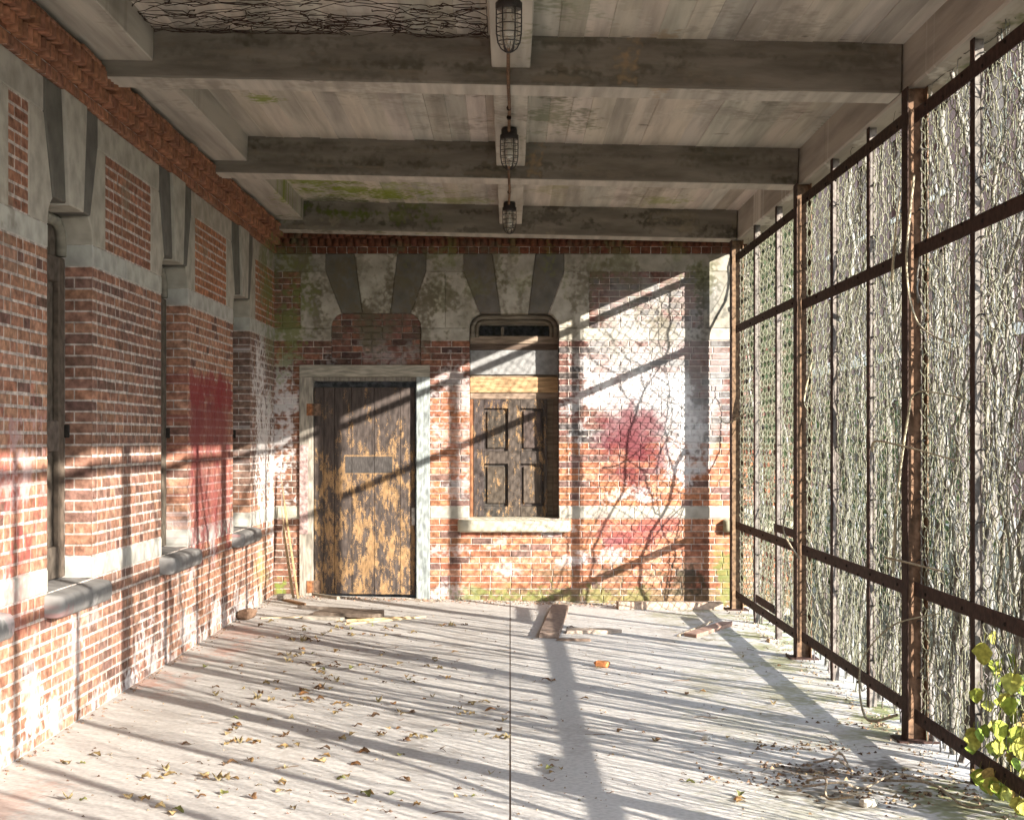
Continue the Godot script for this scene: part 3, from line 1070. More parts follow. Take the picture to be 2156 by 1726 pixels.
func make_door(wall: Node3D):
	# bleached timber frame
	var grain := surf("bleached_wood", M.wood_n, 1.2, 0.85, M.wood_n, 0.15, null, Vector3(2.2, 0.35, 2.2))
	var fr := node("door_frame", wall)
	var pale := Color(0.36, 0.33, 0.27)
	var mb := MB.new()
	mb.box(Vector3(-2.207, 2.345, -0.10), Vector3(-0.840, 2.469, 0.035), 0.004, pale)
	put(mb.mesh(), "lintel_beam", surf("bleached_lintel", M.wood_n, 1.2, 0.85, M.wood_n, 0.15, null, Vector3(0.35, 2.2, 2.2)), fr)
	mb = MB.new()
	mb.box(Vector3(-2.207, 0.055, -0.10), Vector3(-2.065, 2.344, 0.03), 0.004, pale * 0.95)
	put(mb.mesh(), "jamb", grain, fr)
	mb = MB.new()
	mb.box(Vector3(-0.982, 0.022, -0.10), Vector3(-0.840, 2.344, 0.032), 0.004, Color(0.30, 0.33, 0.32))
	put(mb.mesh(), "jamb", grain, fr)
	mb = MB.new()
	mb.box(Vector3(-2.203, 0.70, 0.031), Vector3(-2.117, 1.632, 0.037), 0.002, Color(0.50, 0.36, 0.33))
	put(mb.mesh(), "metal_strip", M.steel, fr)
	mb = MB.new()
	mb.box(Vector3(-2.064, 2.30, -0.09), Vector3(-0.983, 2.344, -0.01), 0.003, pale * 0.6)
	put(mb.mesh(), "stop", grain, fr)
	# the plank door: dark paint worn off to ochre wood
	var o := Vector2(-2.07, 0.0)
	var s := Vector2(1.1, 2.26)
	var over := worn(o, s, 330, 678, 77, true)
	var md := surf("door_paint", M.wood_n, 1.0, 0.65, M.wood_n, 0.08, over, Vector3(2.5, 0.4, 2.5))
	var dr := node("door", wall)
	var edges := [-2.060, -1.957, -1.844, -1.665, -1.430, -1.157, -0.998]
	for k in edges.size() - 1:
		mb = MB.new(o, s)
		var f := -0.035 + rng.randf_range(-0.002, 0.002)
		mb.box(Vector3(edges[k] + 0.0015, 0.045 - 0.0248 * edges[k] * 0.5, -0.085), Vector3(edges[k + 1] - 0.0015, 2.237, f), 0.004, Color(0.075, 0.062, 0.054))
		put(mb.mesh(), "plank", md, dr)
	for hy in [[1.939, 2.064], [0.085, 0.212]]:
		mb = MB.new()
		mb.box(Vector3(-2.13, hy[0], 0.031), Vector3(-2.076, hy[1], 0.036), 0.002, Color(0.33, 0.14, 0.06))
		mb.box(Vector3(-2.072, hy[0], -0.036), Vector3(-1.988, hy[1], -0.028), 0.002, Color(0.20, 0.13, 0.09))
		mb.tube(PackedVector3Array([Vector3(-2.070, hy[0], 0.022), Vector3(-2.070, hy[1], 0.022)]), PackedFloat32Array([0.013, 0.013]), 8, Color(0.22, 0.11, 0.06))
		put(mb.mesh(), "hinge", M.steel, dr)
	mb = MB.new()
	mb.box(Vector3(-1.035, 0.79, -0.036), Vector3(-1.0, 0.97, -0.030), 0.002, Color(0.55, 0.52, 0.47))
	put(mb.mesh(), "latch_plate", M.steel, dr)


func board_piece(parent: Node3D, called: String, lo: Vector3, hi: Vector3, col: Color, m: Material, ch := 0.004):
	var mb := MB.new(Vector2(-0.43, 0.8), Vector2(0.95, 2.3))
	mb.box(lo, hi, ch, col)
	put(mb.mesh(), called, m, parent)

func make_window(wall: Node3D, a: float, b: float):
	var win := node("window", wall)
	var across := surf("board_across", M.wood_n, 1.0, 0.85, M.wood_n, 0.15, null, Vector3(0.35, 2.4, 2.4))
	var upright := surf("board_upright", M.wood_n, 1.0, 0.75, M.wood_n, 0.08, worn(Vector2(-0.43, 0.8), Vector2(0.95, 2.3), 190, 460, 41, false), Vector3(2.4, 0.4, 2.4))
	var d := -0.235
	# old arched sash frame
	for ring in [[0.026, 0.027, Color(0.21, 0.18, 0.135)], [0.075, 0.022, Color(0.17, 0.145, 0.105)]]:
		var arc := PackedVector3Array()
		var rad := PackedFloat32Array()
		var g: float = ring[0]
		arc.append(Vector3(a + g, 2.77, d + 0.02))
		for i in 7:
			var t := PI / 2 * i / 6.0
			arc.append(Vector3(a + 0.15 - (0.15 - g) * cos(t), Y_ARCH - 0.15 + (0.15 - g) * sin(t), d + 0.02))
		for i in 7:
			var t := PI / 2 * i / 6.0
			arc.append(Vector3(b - 0.15 + (0.15 - g) * sin(t), Y_ARCH - 0.15 + (0.15 - g) * cos(t), d + 0.02))
		arc.append(Vector3(b - g, 2.77, d + 0.02))
		for i in arc.size():
			rad.append(ring[1])
		var mb := MB.new()
		mb.tube(arc, rad, 8, ring[2])
		put(mb.mesh(), "arched_frame", across, win)
	board_piece(win, "transom_rail", Vector3(a + 0.08, 2.90, d - 0.03), Vector3(b - 0.08, 2.975, d + 0.005), Color(0.16, 0.135, 0.10), across)
	board_piece(win, "glazing_bar", Vector3(-0.10, 2.77, d - 0.03), Vector3(-0.065, 2.885, d - 0.005), Color(0.16, 0.13, 0.1), across)
	board_piece(win, "board", Vector3(a + 0.003, 2.704, d), Vector3(b - 0.003, 2.787, d + 0.03), Color(0.25, 0.19, 0.14), across)
	board_piece(win, "board", Vector3(a + 0.003, 2.642, d - 0.02), Vector3(b - 0.003, 2.702, d + 0.012), Color(0.11, 0.08, 0.06), across)
	board_piece(win, "metal_sheet", Vector3(a + 0.003, 2.378, d - 0.01), Vector3(b - 0.003, 2.639, d + 0.006), Color(0.24, 0.24, 0.235), surf("galvanised_sheet", M.n_soft, 3.0, 0.5))
	board_piece(win, "board", Vector3(a + 0.003, 2.186, d), Vector3(b - 0.003, 2.352, d + 0.028), Color(0.40, 0.26, 0.14), across)
	board_piece(win, "board", Vector3(a + 0.003, 2.118, d - 0.015), Vector3(b - 0.003, 2.184, d + 0.012), Color(0.24, 0.18, 0.13), across)
	board_piece(win, "backing_board", Vector3(a + 0.002, 2.34, d - 0.03), Vector3(b - 0.002, 2.70, d - 0.021), Color(0.22, 0.17, 0.12), across)
	# an old four panel door nailed over the opening
	var col := Color(0.10, 0.075, 0.055)
	var wear := [Color(0.075, 0.060, 0.051), Color(0.083, 0.065, 0.053), Color(0.07, 0.058, 0.05)]
	var l := -0.390
	var r := 0.395
	for st in [[l, -0.278], [-0.024, 0.107], [0.360, r]]:
		board_piece(win, "stile", Vector3(st[0], 0.869, d - 0.02), Vector3(st[1], 2.115, d + 0.015), vary(wear[rng.randi() % 3], 0.1), upright)
	for y in [[0.869, 0.980], [1.431, 1.566], [2.020, 2.115]]:
		for x in [[-0.277, -0.025], [0.108, 0.359]]:
			board_piece(win, "rail", Vector3(x[0], y[0], d - 0.02), Vector3(x[1], y[1], d + 0.0145), vary(wear[rng.randi() % 3], 0.1), upright)
	for y in [[0.981, 1.430], [1.567, 2.019]]:
		for x in [[-0.276, -0.026], [0.109, 0.358]]:
			board_piece(win, "panel", Vector3(x[0] + 0.001, y[0], d - 0.05), Vector3(x[1] - 0.001, y[1], d - 0.026), vary(wear[rng.randi() % 3], 0.1), upright, 0.0)
			board_piece(win, "raised_panel", Vector3(x[0] + 0.028, y[0] + 0.028, d - 0.04), Vector3(x[1] - 0.028, y[1] - 0.028, d - 0.004), vary(wear[rng.randi() % 3], 0.1), upright, 0.008)
	board_piece(win, "jamb_strip", Vector3(a + 0.002, 0.868, d - 0.02), Vector3(l - 0.003, 2.116, d + 0.02), Color(0.26, 0.12, 0.06), upright)
	board_piece(win, "jamb_strip", Vector3(r + 0.06, 0.868, d - 0.05), Vector3(b - 0.002, 2.116, d - 0.01), Color(0.16, 0.12, 0.09), across)
	board_piece(win, "backing_board", Vector3(r - 0.02, 0.868, d - 0.06), Vector3(r + 0.07, 2.116, d - 0.052), Color(0.22, 0.17, 0.12), across)


func make_roof():
	var o := Vector2(-2.7, 6.0)
	var s := Vector2(5.4, 10.6)
	var moss := Color(0.19, 0.24, 0.03)
	var b := []
	b.append([-1.77, 11.15, 0.15, 0.2, moss, 0.85, 0.7, 1])
	b.append([-1.35, 15.35, 0.85, 0.75, moss, 0.95, 1.0, 1])
	b.append([-1.85, 14.7, 0.4, 0.7, moss, 0.85, 1.0, 1])
	b.append([-0.6, 15.75, 0.5, 0.3, moss, 0.5, 1.3, 1])
	b.append([1.5, 15.5, 0.3, 0.4, moss, 0.5, 1.2, 1])
	b.append([0.35, 11.6, 0.3, 0.8, Color(0.10, 0.13, 0.05), 0.55, 1.3, 1])
	b.append([0.3, 8.4, 0.25, 0.8, Color(0.10, 0.13, 0.05), 0.5, 1.3, 1])
	b.append([0.4, 14.6, 0.3, 0.8, Color(0.22, 0.22, 0.08), 0.4, 1.3, 1])
	b.append([-1.9, 15.9, 0.6, 0.3, Color(0.06, 0.09, 0.03), 0.7, 1.2, 1])
	b.append([0.9, 9.28, 0.1, 0.3, Color(0.30, 0.20, 0.10), 0.5, 1.0, 1])
	b.append([-0.2, 10.4, 0.08, 0.35, Color(0.42, 0.24, 0.12), 0.6, 1.0, 1])
	for k in 30:
		b.append([rng.randf_range(-2.2, 2.3), rng.randf_range(6.5, 16.2), rng.randf_range(0.1, 0.5), rng.randf_range(0.15, 0.6), Color(0.12, 0.10, 0.075), 0.3, 1.7, 1])
	for k in 16:
		b.append([rng.randf_range(-2.2, 2.3), rng.randf_range(6.5, 16.2), rng.randf_range(0.1, 0.4), rng.randf_range(0.15, 0.6), Color(0.55, 0.52, 0.45), 0.3, 1.6, 1])
	for k in 40:
		b.append([rng.randf_range(-2.2, 2.3), rng.randf_range(6.5, 16.2), rng.randf_range(0.03, 0.08), rng.randf_range(0.01, 0.03), Color(0.06, 0.05, 0.04), 0.6, 0.8, 1])
	for k in 34:
		# the underside of the edge girder: moss, and flakes of limewash
		b.append([rng.randf_range(2.34, 2.55), rng.randf_range(6.5, 16.2), rng.randf_range(0.04, 0.12), rng.randf_range(0.1, 0.4), Color(0.10, 0.11, 0.03) if k % 2 else Color(0.62, 0.6, 0.54), 0.75, 1.3, 1])
	M.over_r = stains(432, 848, o, s, b)
	var mc := surf("concrete_soffit", M.n_board, 0.8, 0.9, M.bump, 0.2, M.over_r)
	mc.uv1_scale = Vector3(1.3, 1.0, 0.10)
	var ob := Vector2(-2.7, -0.02)
	var sb := Vector2(9.0, 0.35)
	# an even darker tone on the beams' sides, with mould, algae and paler patches over it
	var side_tone := Color(0.115, 0.102, 0.078)
	var mould := []
	var faint := []
	mould.append([1.8, 0.15, 14.0, 3.0, side_tone, 0.66, 0.3, 0])
	faint.append([1.8, 0.15, 14.0, 3.0, side_tone, 0.70, 0.3, 0])
	for k in 46:
		mould.append([rng.randf_range(-2.6, 6.2), rng.randf_range(0.0, 0.31), rng.randf_range(0.1, 0.4), rng.randf_range(0.04, 0.12), Color(0.045, 0.042, 0.03), 0.5, 1.4, 1])
		faint.append([rng.randf_range(-2.6, 6.2), rng.randf_range(0.0, 0.31), rng.randf_range(0.2, 0.8), rng.randf_range(0.02, 0.08), Color(0.06, 0.055, 0.036), 0.3, 1.0, 1])
	for k in 30:
		mould.append([rng.randf_range(-2.5, 6.2), rng.randf_range(0.0, 0.30), rng.randf_range(0.06, 0.3), rng.randf_range(0.02, 0.06), Color(0.30, 0.26, 0.19), 0.5, 1.6, 1])
		faint.append([rng.randf_range(-2.5, 6.2), rng.randf_range(0.0, 0.30), rng.randf_range(0.1, 0.4), rng.randf_range(0.01, 0.03), Color(0.24, 0.20, 0.15), 0.3, 1.6, 1])
	for k in 12:
		mould.append([rng.randf_range(-2.4, -0.6), rng.randf_range(0.05, 0.30), rng.randf_range(0.08, 0.3), rng.randf_range(0.03, 0.1), Color(0.10, 0.13, 0.03), 0.6, 1.3, 1])
	faint.append([2.73, 0.25, 0.07, 0.12, Color(0.36, 0.25, 0.14), 0.7, 0.9, 1])
	faint.append([2.68, 0.15, 0.09, 0.12, Color(0.33, 0.24, 0.14), 0.6, 0.9, 1])
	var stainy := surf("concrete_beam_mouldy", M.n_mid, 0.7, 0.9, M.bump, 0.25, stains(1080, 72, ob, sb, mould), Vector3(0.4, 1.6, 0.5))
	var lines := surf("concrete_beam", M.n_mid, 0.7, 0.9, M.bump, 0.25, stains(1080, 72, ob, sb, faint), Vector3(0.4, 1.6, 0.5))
	var roof := thing("concrete_roof", "board-marked concrete porch roof of dark cross beams, girders and a middle rib", "roof", Vector3(0, 3.79, 0))
	roof.rotation.z = -RSL
	var pale := Color(0.49, 0.45, 0.385)
	# local y: 0 is the underside of the beams
	var zs := [-4.3, -0.95, 2.45, 5.87, 9.27, 12.6, 16.0]
	for k in zs.size():
		var mb := MB.new(ob - Vector2(0.5 * k if k < 6 else 0.0, 0), sb)
		var z0: float = zs[k]
		var th := 0.29
		mb.box(Vector3(-2.60, 0.0, -z0 - th), Vector3(2.32, 0.30, -z0), 0.008, pale)
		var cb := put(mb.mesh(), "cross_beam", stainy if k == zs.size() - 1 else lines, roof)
		var sk := MB.new(o, s, true)
		sk.box(Vector3(-2.44, -0.004, -z0 - th + 0.006), Vector3(2.31, -0.001, -z0 - 0.006), 0.0, pale)
		put(sk.mesh(), "soffit", mc, cb)
	# slab between the beams, with the steps and ridges left by the shuttering boards
	for k in zs.size() - 1:
		var z0: float = zs[k] + 0.29
		var z1: float = zs[k + 1]
		var mb := MB.new(o, s, true)
		var at := -2.12
		var last := 0.29
		while at < 2.32:
			var en := minf(at + rng.randf_range(0.135, 0.165), 2.325)
			if en > 2.25:
				en = 2.325
			var y := 0.29 + rng.randf_range(-0.004, 0.004)
			var col := vary(pale, 0.17)
			var tilt := rng.randf_range(-0.002, 0.002)
			var parts := 3
			for j in parts:
				var za := lerpf(z0, z1, float(j) / parts)
				var zb := lerpf(z0, z1, float(j + 1) / parts)
				mb.quad(Vector3(at, y, -za), Vector3(en, y + tilt, -za), Vector3(en, y + tilt, -zb), Vector3(at, y, -zb), Vector3.DOWN, col)
			if at > -2.11:
				mb.quad(Vector3(at, last, -z0), Vector3(at, y, -z0), Vector3(at, y, -z1), Vector3(at, last, -z1), Vector3.LEFT if y < last else Vector3.RIGHT, col)
				if rng.randf() < 0.55:
					var rd := 0.004
					mb.tri(Vector3(at - 0.003, y, -z0), Vector3(at + 0.003, y, -z0), Vector3(at, y - rd, -z0), Vector3.BACK, col)
					mb.quad(Vector3(at - 0.003, y, -z0), Vector3(at, y - rd, -z0), Vector3(at, y - rd, -z1), Vector3(at - 0.003, y, -z1), Vector3(-1, -0.5, 0), col)
					mb.quad(Vector3(at + 0.003, y, -z0), Vector3(at, y - rd, -z0), Vector3(at, y - rd, -z1), Vector3(at + 0.003, y, -z1), Vector3(1, -0.5, 0), col)
			last = y + tilt
			at = en
		put(mb.mesh(), "soffit_slab", mc, roof)
		# rib under the lamps
		mb = MB.new(o, s, true)
		mb.box(Vector3(-0.112, 0.098, -z1 + 0.001), Vector3(0.118, 0.30, -z0 - 0.001), 0.006, pale * 0.95)
		put(mb.mesh(), "rib", mc, roof)
		mb = MB.new(o, s, true)
		mb.box(Vector3(-2.60, 0.092, -z1 + 0.001), Vector3(-2.115, 0.31, -z0 - 0.001), 0.006, pale * 0.92)
		put(mb.mesh(), "wall_girder", mc, roof)
	var mb := MB.new(o, s, true)
	mb.box(Vector3(2.325, -0.01, -16.45), Vector3(2.53, 0.33, 5.2), 0.012, pale * 0.8)
	put(mb.mesh(), "edge_girder", mc, roof)
	mb = MB.new(o, s, true)
	mb.box(Vector3(-3.4, 0.315, -17.0), Vector3(2.75, 0.5, 5.2), 0.01, pale)
	put(mb.mesh(), "roof_slab", mc, roof)


const POSTS := [16.08, 12.53, 9.11, 5.69, 2.27, -1.15]
const FX := 2.376
const RAILS := [3.55, 2.785, 0.80, 0.085]

func fence_pt(x: float, y: float, z: float) -> Vector3:
	# a point in the fence's own axes (x outwards, z depth) in the world
	return Vector3(FX + x - 0.00424 * z, y, -z)

func make_fence():
	var fence := thing("mesh_fence", "rusty steel framed fence of woven diamond wire mesh, posts and flat rails", "fence", Vector3(FX, 0, 0))
	fence.rotation.y = 0.00424
	var shaded_rust := Color(0.060, 0.034, 0.026)  # darkened rust: the shade on the inner faces is put into the colour
	var grey := Color(0.21, 0.185, 0.165)  # paler steel: the sunlit look of the legs is put into the colour
	var base := floor_y(2.35)
	# I-section main posts
	for k in POSTS.size():
		var z: float = POSTS[k]
		var post := node("post", fence)
		var top := 3.728
		var parts := [["inner_flange", Vector3(-0.045, base, -z - 0.065), Vector3(-0.035, top, -z + 0.065)], ["web", Vector3(-0.0345, base, -z - 0.005), Vector3(0.0695, top, -z + 0.005)], ["outer_flange", Vector3(0.07, base, -z - 0.065), Vector3(0.08, top, -z + 0.065)]]
		for p in parts:
			var mb := MB.new()
			mb.box(p[1], p[2], 0.003, vary(shaded_rust if p[0] == "inner_flange" else Color(0.20, 0.125, 0.075), 0.08))  # inner flange painted as shaded, web and outer flange painted as sunlit
			put(mb.mesh(), p[0], M.steel, post)
		var mp := MB.new()
		mp.box(Vector3(-0.10, base - 0.002, -z - 0.11), Vector3(0.13, base + 0.012, -z + 0.11), 0.003, shaded_rust)
		put(mp.mesh(), "base_plate", M.steel, post)
	# one mesh panel: crimped wires in two diagonal directions
	var pw := 1.04
	var ph := 3.50
	var wire := wire_panel(pw, ph)
	var bolt := MB.new()
	bolt.lathe(PackedVector2Array([Vector2(0.0, 0.010), Vector2(0.006, 0.009), Vector2(0.010, 0.005), Vector2(0.011, 0.0)]), 8, Color(0.03, 0.022, 0.018))
	var bolt_mesh := bolt.mesh()
	var clip := MB.new()
	clip.tube(PackedVector3Array([Vector3(-0.012, 0, -0.016), Vector3(-0.014, 0.004, 0.016), Vector3(0.016, 0.008, 0.018), Vector3(0.02, 0.003, -0.016), Vector3(-0.012, 0.004, -0.02), Vector3(-0.02, -0.012, -0.034)]), PackedFloat32Array([0.0035, 0.0035, 0.0035, 0.0035, 0.0035, 0.002]), 5, Color(0.03, 0.024, 0.02))
	var clip_mesh := clip.mesh()
	for k in POSTS.size() - 1:
		var za: float = POSTS[k + 1]
		var zb: float = POSTS[k]
		var step := (zb - za) / 3.0
		for j in [1, 2]:
			var z: float = za + step * j
			var up := node("upright", fence)
			var mb := MB.new()
			mb.box(Vector3(0.008, base, -z - 0.034), Vector3(0.015, 3.727, -z + 0.034), 0.002, vary(shaded_rust, 0.1))
			put(mb.mesh(), "flange", M.steel, up)
			mb = MB.new()
			mb.box(Vector3(0.0155, base, -z - 0.004), Vector3(0.068, 3.727, -z + 0.004), 0.002, vary(grey, 0.1))
			put(mb.mesh(), "leg", M.steel, up)
		for r in RAILS.size():
			var rail := node("rail", fence)
			var mb := MB.new()
			var yy: float = RAILS[r]
			var bow := rng.randf_range(-0.006, 0.006)
			mb.box(Vector3(-0.004, yy - 0.04, -zb + 0.068), Vector3(0.006, yy + 0.04, -za - 0.068), 0.002, vary(shaded_rust, 0.08), Transform3D(Basis(Vector3.RIGHT, bow * 0.3), Vector3(0, bow * 0.3 * (za + zb) / 2.0, 0)))
			put(mb.mesh(), "bar", M.steel, rail)
			if za > 2.0:
				for q in 9:
					var bo := put(bolt_mesh, "bolt", M.steel, rail)
					bo.rotation.z = PI / 2
					bo.position = Vector3(-0.004, yy + (0.018 if q % 2 == 0 else -0.014), -lerpf(za + 0.14, zb - 0.14, (q + 0.5) / 9.0))
		for j in 3:
			var z0: float = za + step * j + (0.075 if j == 0 else 0.045)
			var pn := node("mesh_panel", fence)
			pn.position = Vector3(0.04, 0.11, -z0)
			var w := put(wire, "wire_mesh", M.wire, pn)
			w.scale = Vector3(1, 1, 1)
			for q in [0.0, pw]:
				var mb := MB.new()
				mb.tube(PackedVector3Array([Vector3(0, -0.02, -q), Vector3(0, ph + 0.02, -q)]), PackedFloat32Array([0.006, 0.006]), 6, Color(0.12, 0.10, 0.085))
				put(mb.mesh(), "edge_rod", M.wire, pn)
				if za > 5.0:
					for c in 10:
						var cl := put(clip_mesh, "clip", M.dark_iron, pn)
						cl.position = Vector3(0.0, 0.16 + c * 0.345 + rng.randf_range(-0.04, 0.04), -q)
						cl.rotation.y = 0.0 if q > 0 else PI
	# an odd short bar doubling the lower rail in two bays, as the shadows show
	for q in [[13.74, 12.6, 0.92], [5.76, 6.42, 0.89]]:
		var mb := MB.new()
		var a := minf(q[0], q[1])
		var c := maxf(q[0], q[1])
		mb.box(Vector3(-0.004, q[2] - 0.035, -c), Vector3(0.006, q[2] + 0.035, -a), 0.002, shaded_rust)
		put(mb.mesh(), "short_bar", M.steel, fence)
	var mx := MB.new()
	mx.box(Vector3(-0.004, 0.16, -14.74), Vector3(0.006, 0.235, -13.74), 0.002, shaded_rust)
	put(mx.mesh(), "short_bar", M.steel, fence)

# panel in local axes: height y, width along -z, thin in x
func wire_panel(pw: float, ph: float) -> ArrayMesh:
	var mb := MB.new()
	var cw := pw / 10.0
	var chh := ph / 30.0
	var col := Color(0.21, 0.205, 0.14)
	for fam in [1.0, -1.0]:
		# lines y = fam * (ch / cw) * t + c
		for k in range(-11, 31):
			var pts := PackedVector3Array()
			var rad := PackedFloat32Array()
			var c := (k if fam > 0 else k + 10) * chh
			for i in 61:
				var t := pw * i / 60.0
				var y: float = fam * chh / cw * t + c
				if y < -0.001 or y > ph + 0.001:
					continue
				# crimp: in front of, then behind, the wires crossed; small sideways kinks
				var ph2 := PI * (2.0 * t / cw) + (0.0 if fam > 0 else PI)
				var kx := 0.0075 * cos(ph2 + PI * k)
				var ky: float = 0.006 * sin(ph2 * 2.0) * fam
				pts.append(Vector3(kx, y + ky, -t))
				rad.append(0.0034)
			if pts.size() > 2:
				mb.tube(pts, rad, 4, col)
	return mb.mesh()


func make_outside():
	var g := MB.new()
	g.quad(Vector3(-150, -0.42, 60), Vector3(150, -0.42, 60), Vector3(150, -0.42, -240), Vector3(-150, -0.42, -240), Vector3.UP, Color(0.075, 0.07, 0.038))
	var go := put(g.mesh(), "ground", surf("earth", M.n_mid, 0.5, 0.95, M.bump, 0.5))
	go.set_meta("kind", "structure")
	# brick building across the yard, its near side in shade
	var bl := thing("brick_building", "dark brick building across the yard behind the mesh fence", "building", Vector3(10.4, -0.42, 0))
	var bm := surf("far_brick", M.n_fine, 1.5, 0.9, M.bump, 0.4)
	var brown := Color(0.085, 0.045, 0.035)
	var holes := []
	for k in 12:
		for r in 3:
			holes.append(Rect2(12.0 + k * 4.2, 1.1 + r * 3.5, 1.3, 2.1))
	var mb := MB.new()
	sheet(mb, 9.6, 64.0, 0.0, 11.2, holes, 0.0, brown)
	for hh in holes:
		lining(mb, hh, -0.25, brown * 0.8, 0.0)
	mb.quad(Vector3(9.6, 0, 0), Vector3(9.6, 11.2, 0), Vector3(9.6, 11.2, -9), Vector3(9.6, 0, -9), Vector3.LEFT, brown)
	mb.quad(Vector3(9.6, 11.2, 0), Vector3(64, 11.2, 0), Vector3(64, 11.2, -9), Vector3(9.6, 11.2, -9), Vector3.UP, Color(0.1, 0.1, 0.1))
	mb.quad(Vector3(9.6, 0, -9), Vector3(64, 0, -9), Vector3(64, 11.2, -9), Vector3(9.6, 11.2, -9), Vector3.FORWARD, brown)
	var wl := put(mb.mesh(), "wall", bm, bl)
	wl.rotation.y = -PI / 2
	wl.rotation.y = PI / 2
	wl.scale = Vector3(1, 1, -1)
	for hh in holes:
		var w := MB.new()
		w.box(Vector3(0.14, hh.position.y, -hh.end.x), Vector3(0.22, hh.end.y, -hh.position.x), 0.0, Color(0.13, 0.10, 0.075))
		put(w.mesh(), "window", M.board, bl)
		w = MB.new()
		w.box(Vector3(-0.06, hh.position.y - 0.16, -hh.end.x - 0.1), Vector3(0.13, hh.position.y - 0.01, -hh.position.x + 0.1), 0.01, STONE)
		put(w.mesh(), "sill", bm, bl)
	for yy in [0.85, 4.6]:
		var w := MB.new()
		w.box(Vector3(-0.03, yy - 0.35 if yy > 4 else 0.0, -64), Vector3(-0.005, yy - 0.1 if yy > 4 else 0.5, -9.6), 0.004, STONE * 0.8)
		put(w.mesh(), "stone_band", bm, bl)
	# ivy over the part of the end wall that lies outside the fence
	var iv := thing("ivy", "dark green ivy covering the end wall just outside the mesh fence", "ivy", Vector3(2.85, -0.42, -16.38))
	var ist := MB.new()
	for q in 5:
		var pts := PackedVector3Array()
		var rad := PackedFloat32Array()
		var x := -0.2 + q * 0.09
		for i in 14:
			pts.append(Vector3(x, 4.4 * i / 13.0, 0.03))
			rad.append(lerpf(0.016, 0.004, i / 13.0))
			x = clampf(x + rng.randf_range(-0.06, 0.06), -0.3, 0.22)
		ist.tube(pts, rad, 5, Color(0.13, 0.10, 0.07))
	put(ist.mesh(), "stem", M.bark, iv)
	var il := MB.new()
	for q in 2600:
		var y := 0.9 + 4.2 * pow(rng.randf(), 0.7)
		var p := Vector3(rng.randf_range(-0.36, 0.3), y, 0.05 + rng.randf() * (0.10 + 0.10 * noise_c.get_noise_2d(y * 2.0, 3.0)))
		if noise_c.get_noise_2d(p.x * 6.0, p.y * 3.0) < -0.12 - (y - 2.2) * 0.2:
			continue
		var a := rng.randf() * TAU
		var e := Vector3(cos(a), sin(a), rng.randf_range(-0.7, 0.7)).normalized()
		var f := Vector3(-sin(a), cos(a), rng.randf_range(-0.7, 0.7)).normalized()
		var sz := rng.randf_range(0.02, 0.04)
		il.quad(p - e * sz, p + f * sz * 0.8, p + e * sz, p - f * sz * 0.8, Vector3.BACK, vary(Color(0.045, 0.065, 0.03), 0.4))
	put(il.mesh(), "foliage", M.leaf, iv).set_meta("kind", "stuff")
	# evergreen shrubs in the yard
	for q in [[4.9, 20.5, 1.5, 2.6], [5.8, 24.5, 1.8, 3.4], [4.3, 18.4, 0.8, 1.2]]:
		shrub(q[0], q[1], q[2], q[3])


func shrub(x: float, z: float, r: float, h: float):
	var labels := ["broad green leafy shrub growing in the yard beyond the fence", "tall green leafy shrub standing against the far brick building", "low green leafy shrub by the corner of the end wall"]
	var k: int = taken.get("shrub", 0)
	var t := thing("shrub", labels[k], "shrub", Vector3(x, -0.42, -z), "shrubs in the yard")
	var st := MB.new()
	for q in 9:
		var pts := PackedVector3Array()
		var rad := PackedFloat32Array()
		var a := TAU * q / 9.0
		for i in 6:
			var f := i / 5.0
			pts.append(Vector3(cos(a) * r * 0.7 * f, h * 0.85 * f, sin(a) * r * 0.7 * f))
			rad.append(lerpf(0.03, 0.008, f))
		st.tube(pts, rad, 5, Color(0.12, 0.09, 0.06))
	put(st.mesh(), "stem", M.bark, t)
	var mb := MB.new()
	for i in int(1500 * r):
		var d := Vector3(rng.randfn(), rng.randfn(), rng.randfn()).normalized() * pow(rng.randf(), 0.4)
		var n3 := noise_c.get_noise_3d(d.x * 3 + x, d.y * 3, d.z * 3) * 0.5
		var p := Vector3(d.x * r * (1 + n3), h * 0.52 + d.y * h * 0.5 * (1 + n3), d.z * r * (1 + n3))
		var sdir := Vector3(rng.randfn(), rng.randfn(), rng.randfn()).normalized()
		var tdir := sdir.cross(Vector3(rng.randfn(), rng.randfn(), rng.randfn())).normalized()
		var sz := rng.randf_range(0.035, 0.07)
		mb.quad(p - sdir * sz, p + tdir * sz * 0.5, p + sdir * sz, p - tdir * sz * 0.5, sdir.cross(tdir), vary(Color(0.07, 0.10, 0.03), 0.4))
	var lf := put(mb.mesh(), "foliage", M.leaf, t)
	lf.set_meta("kind", "stuff")


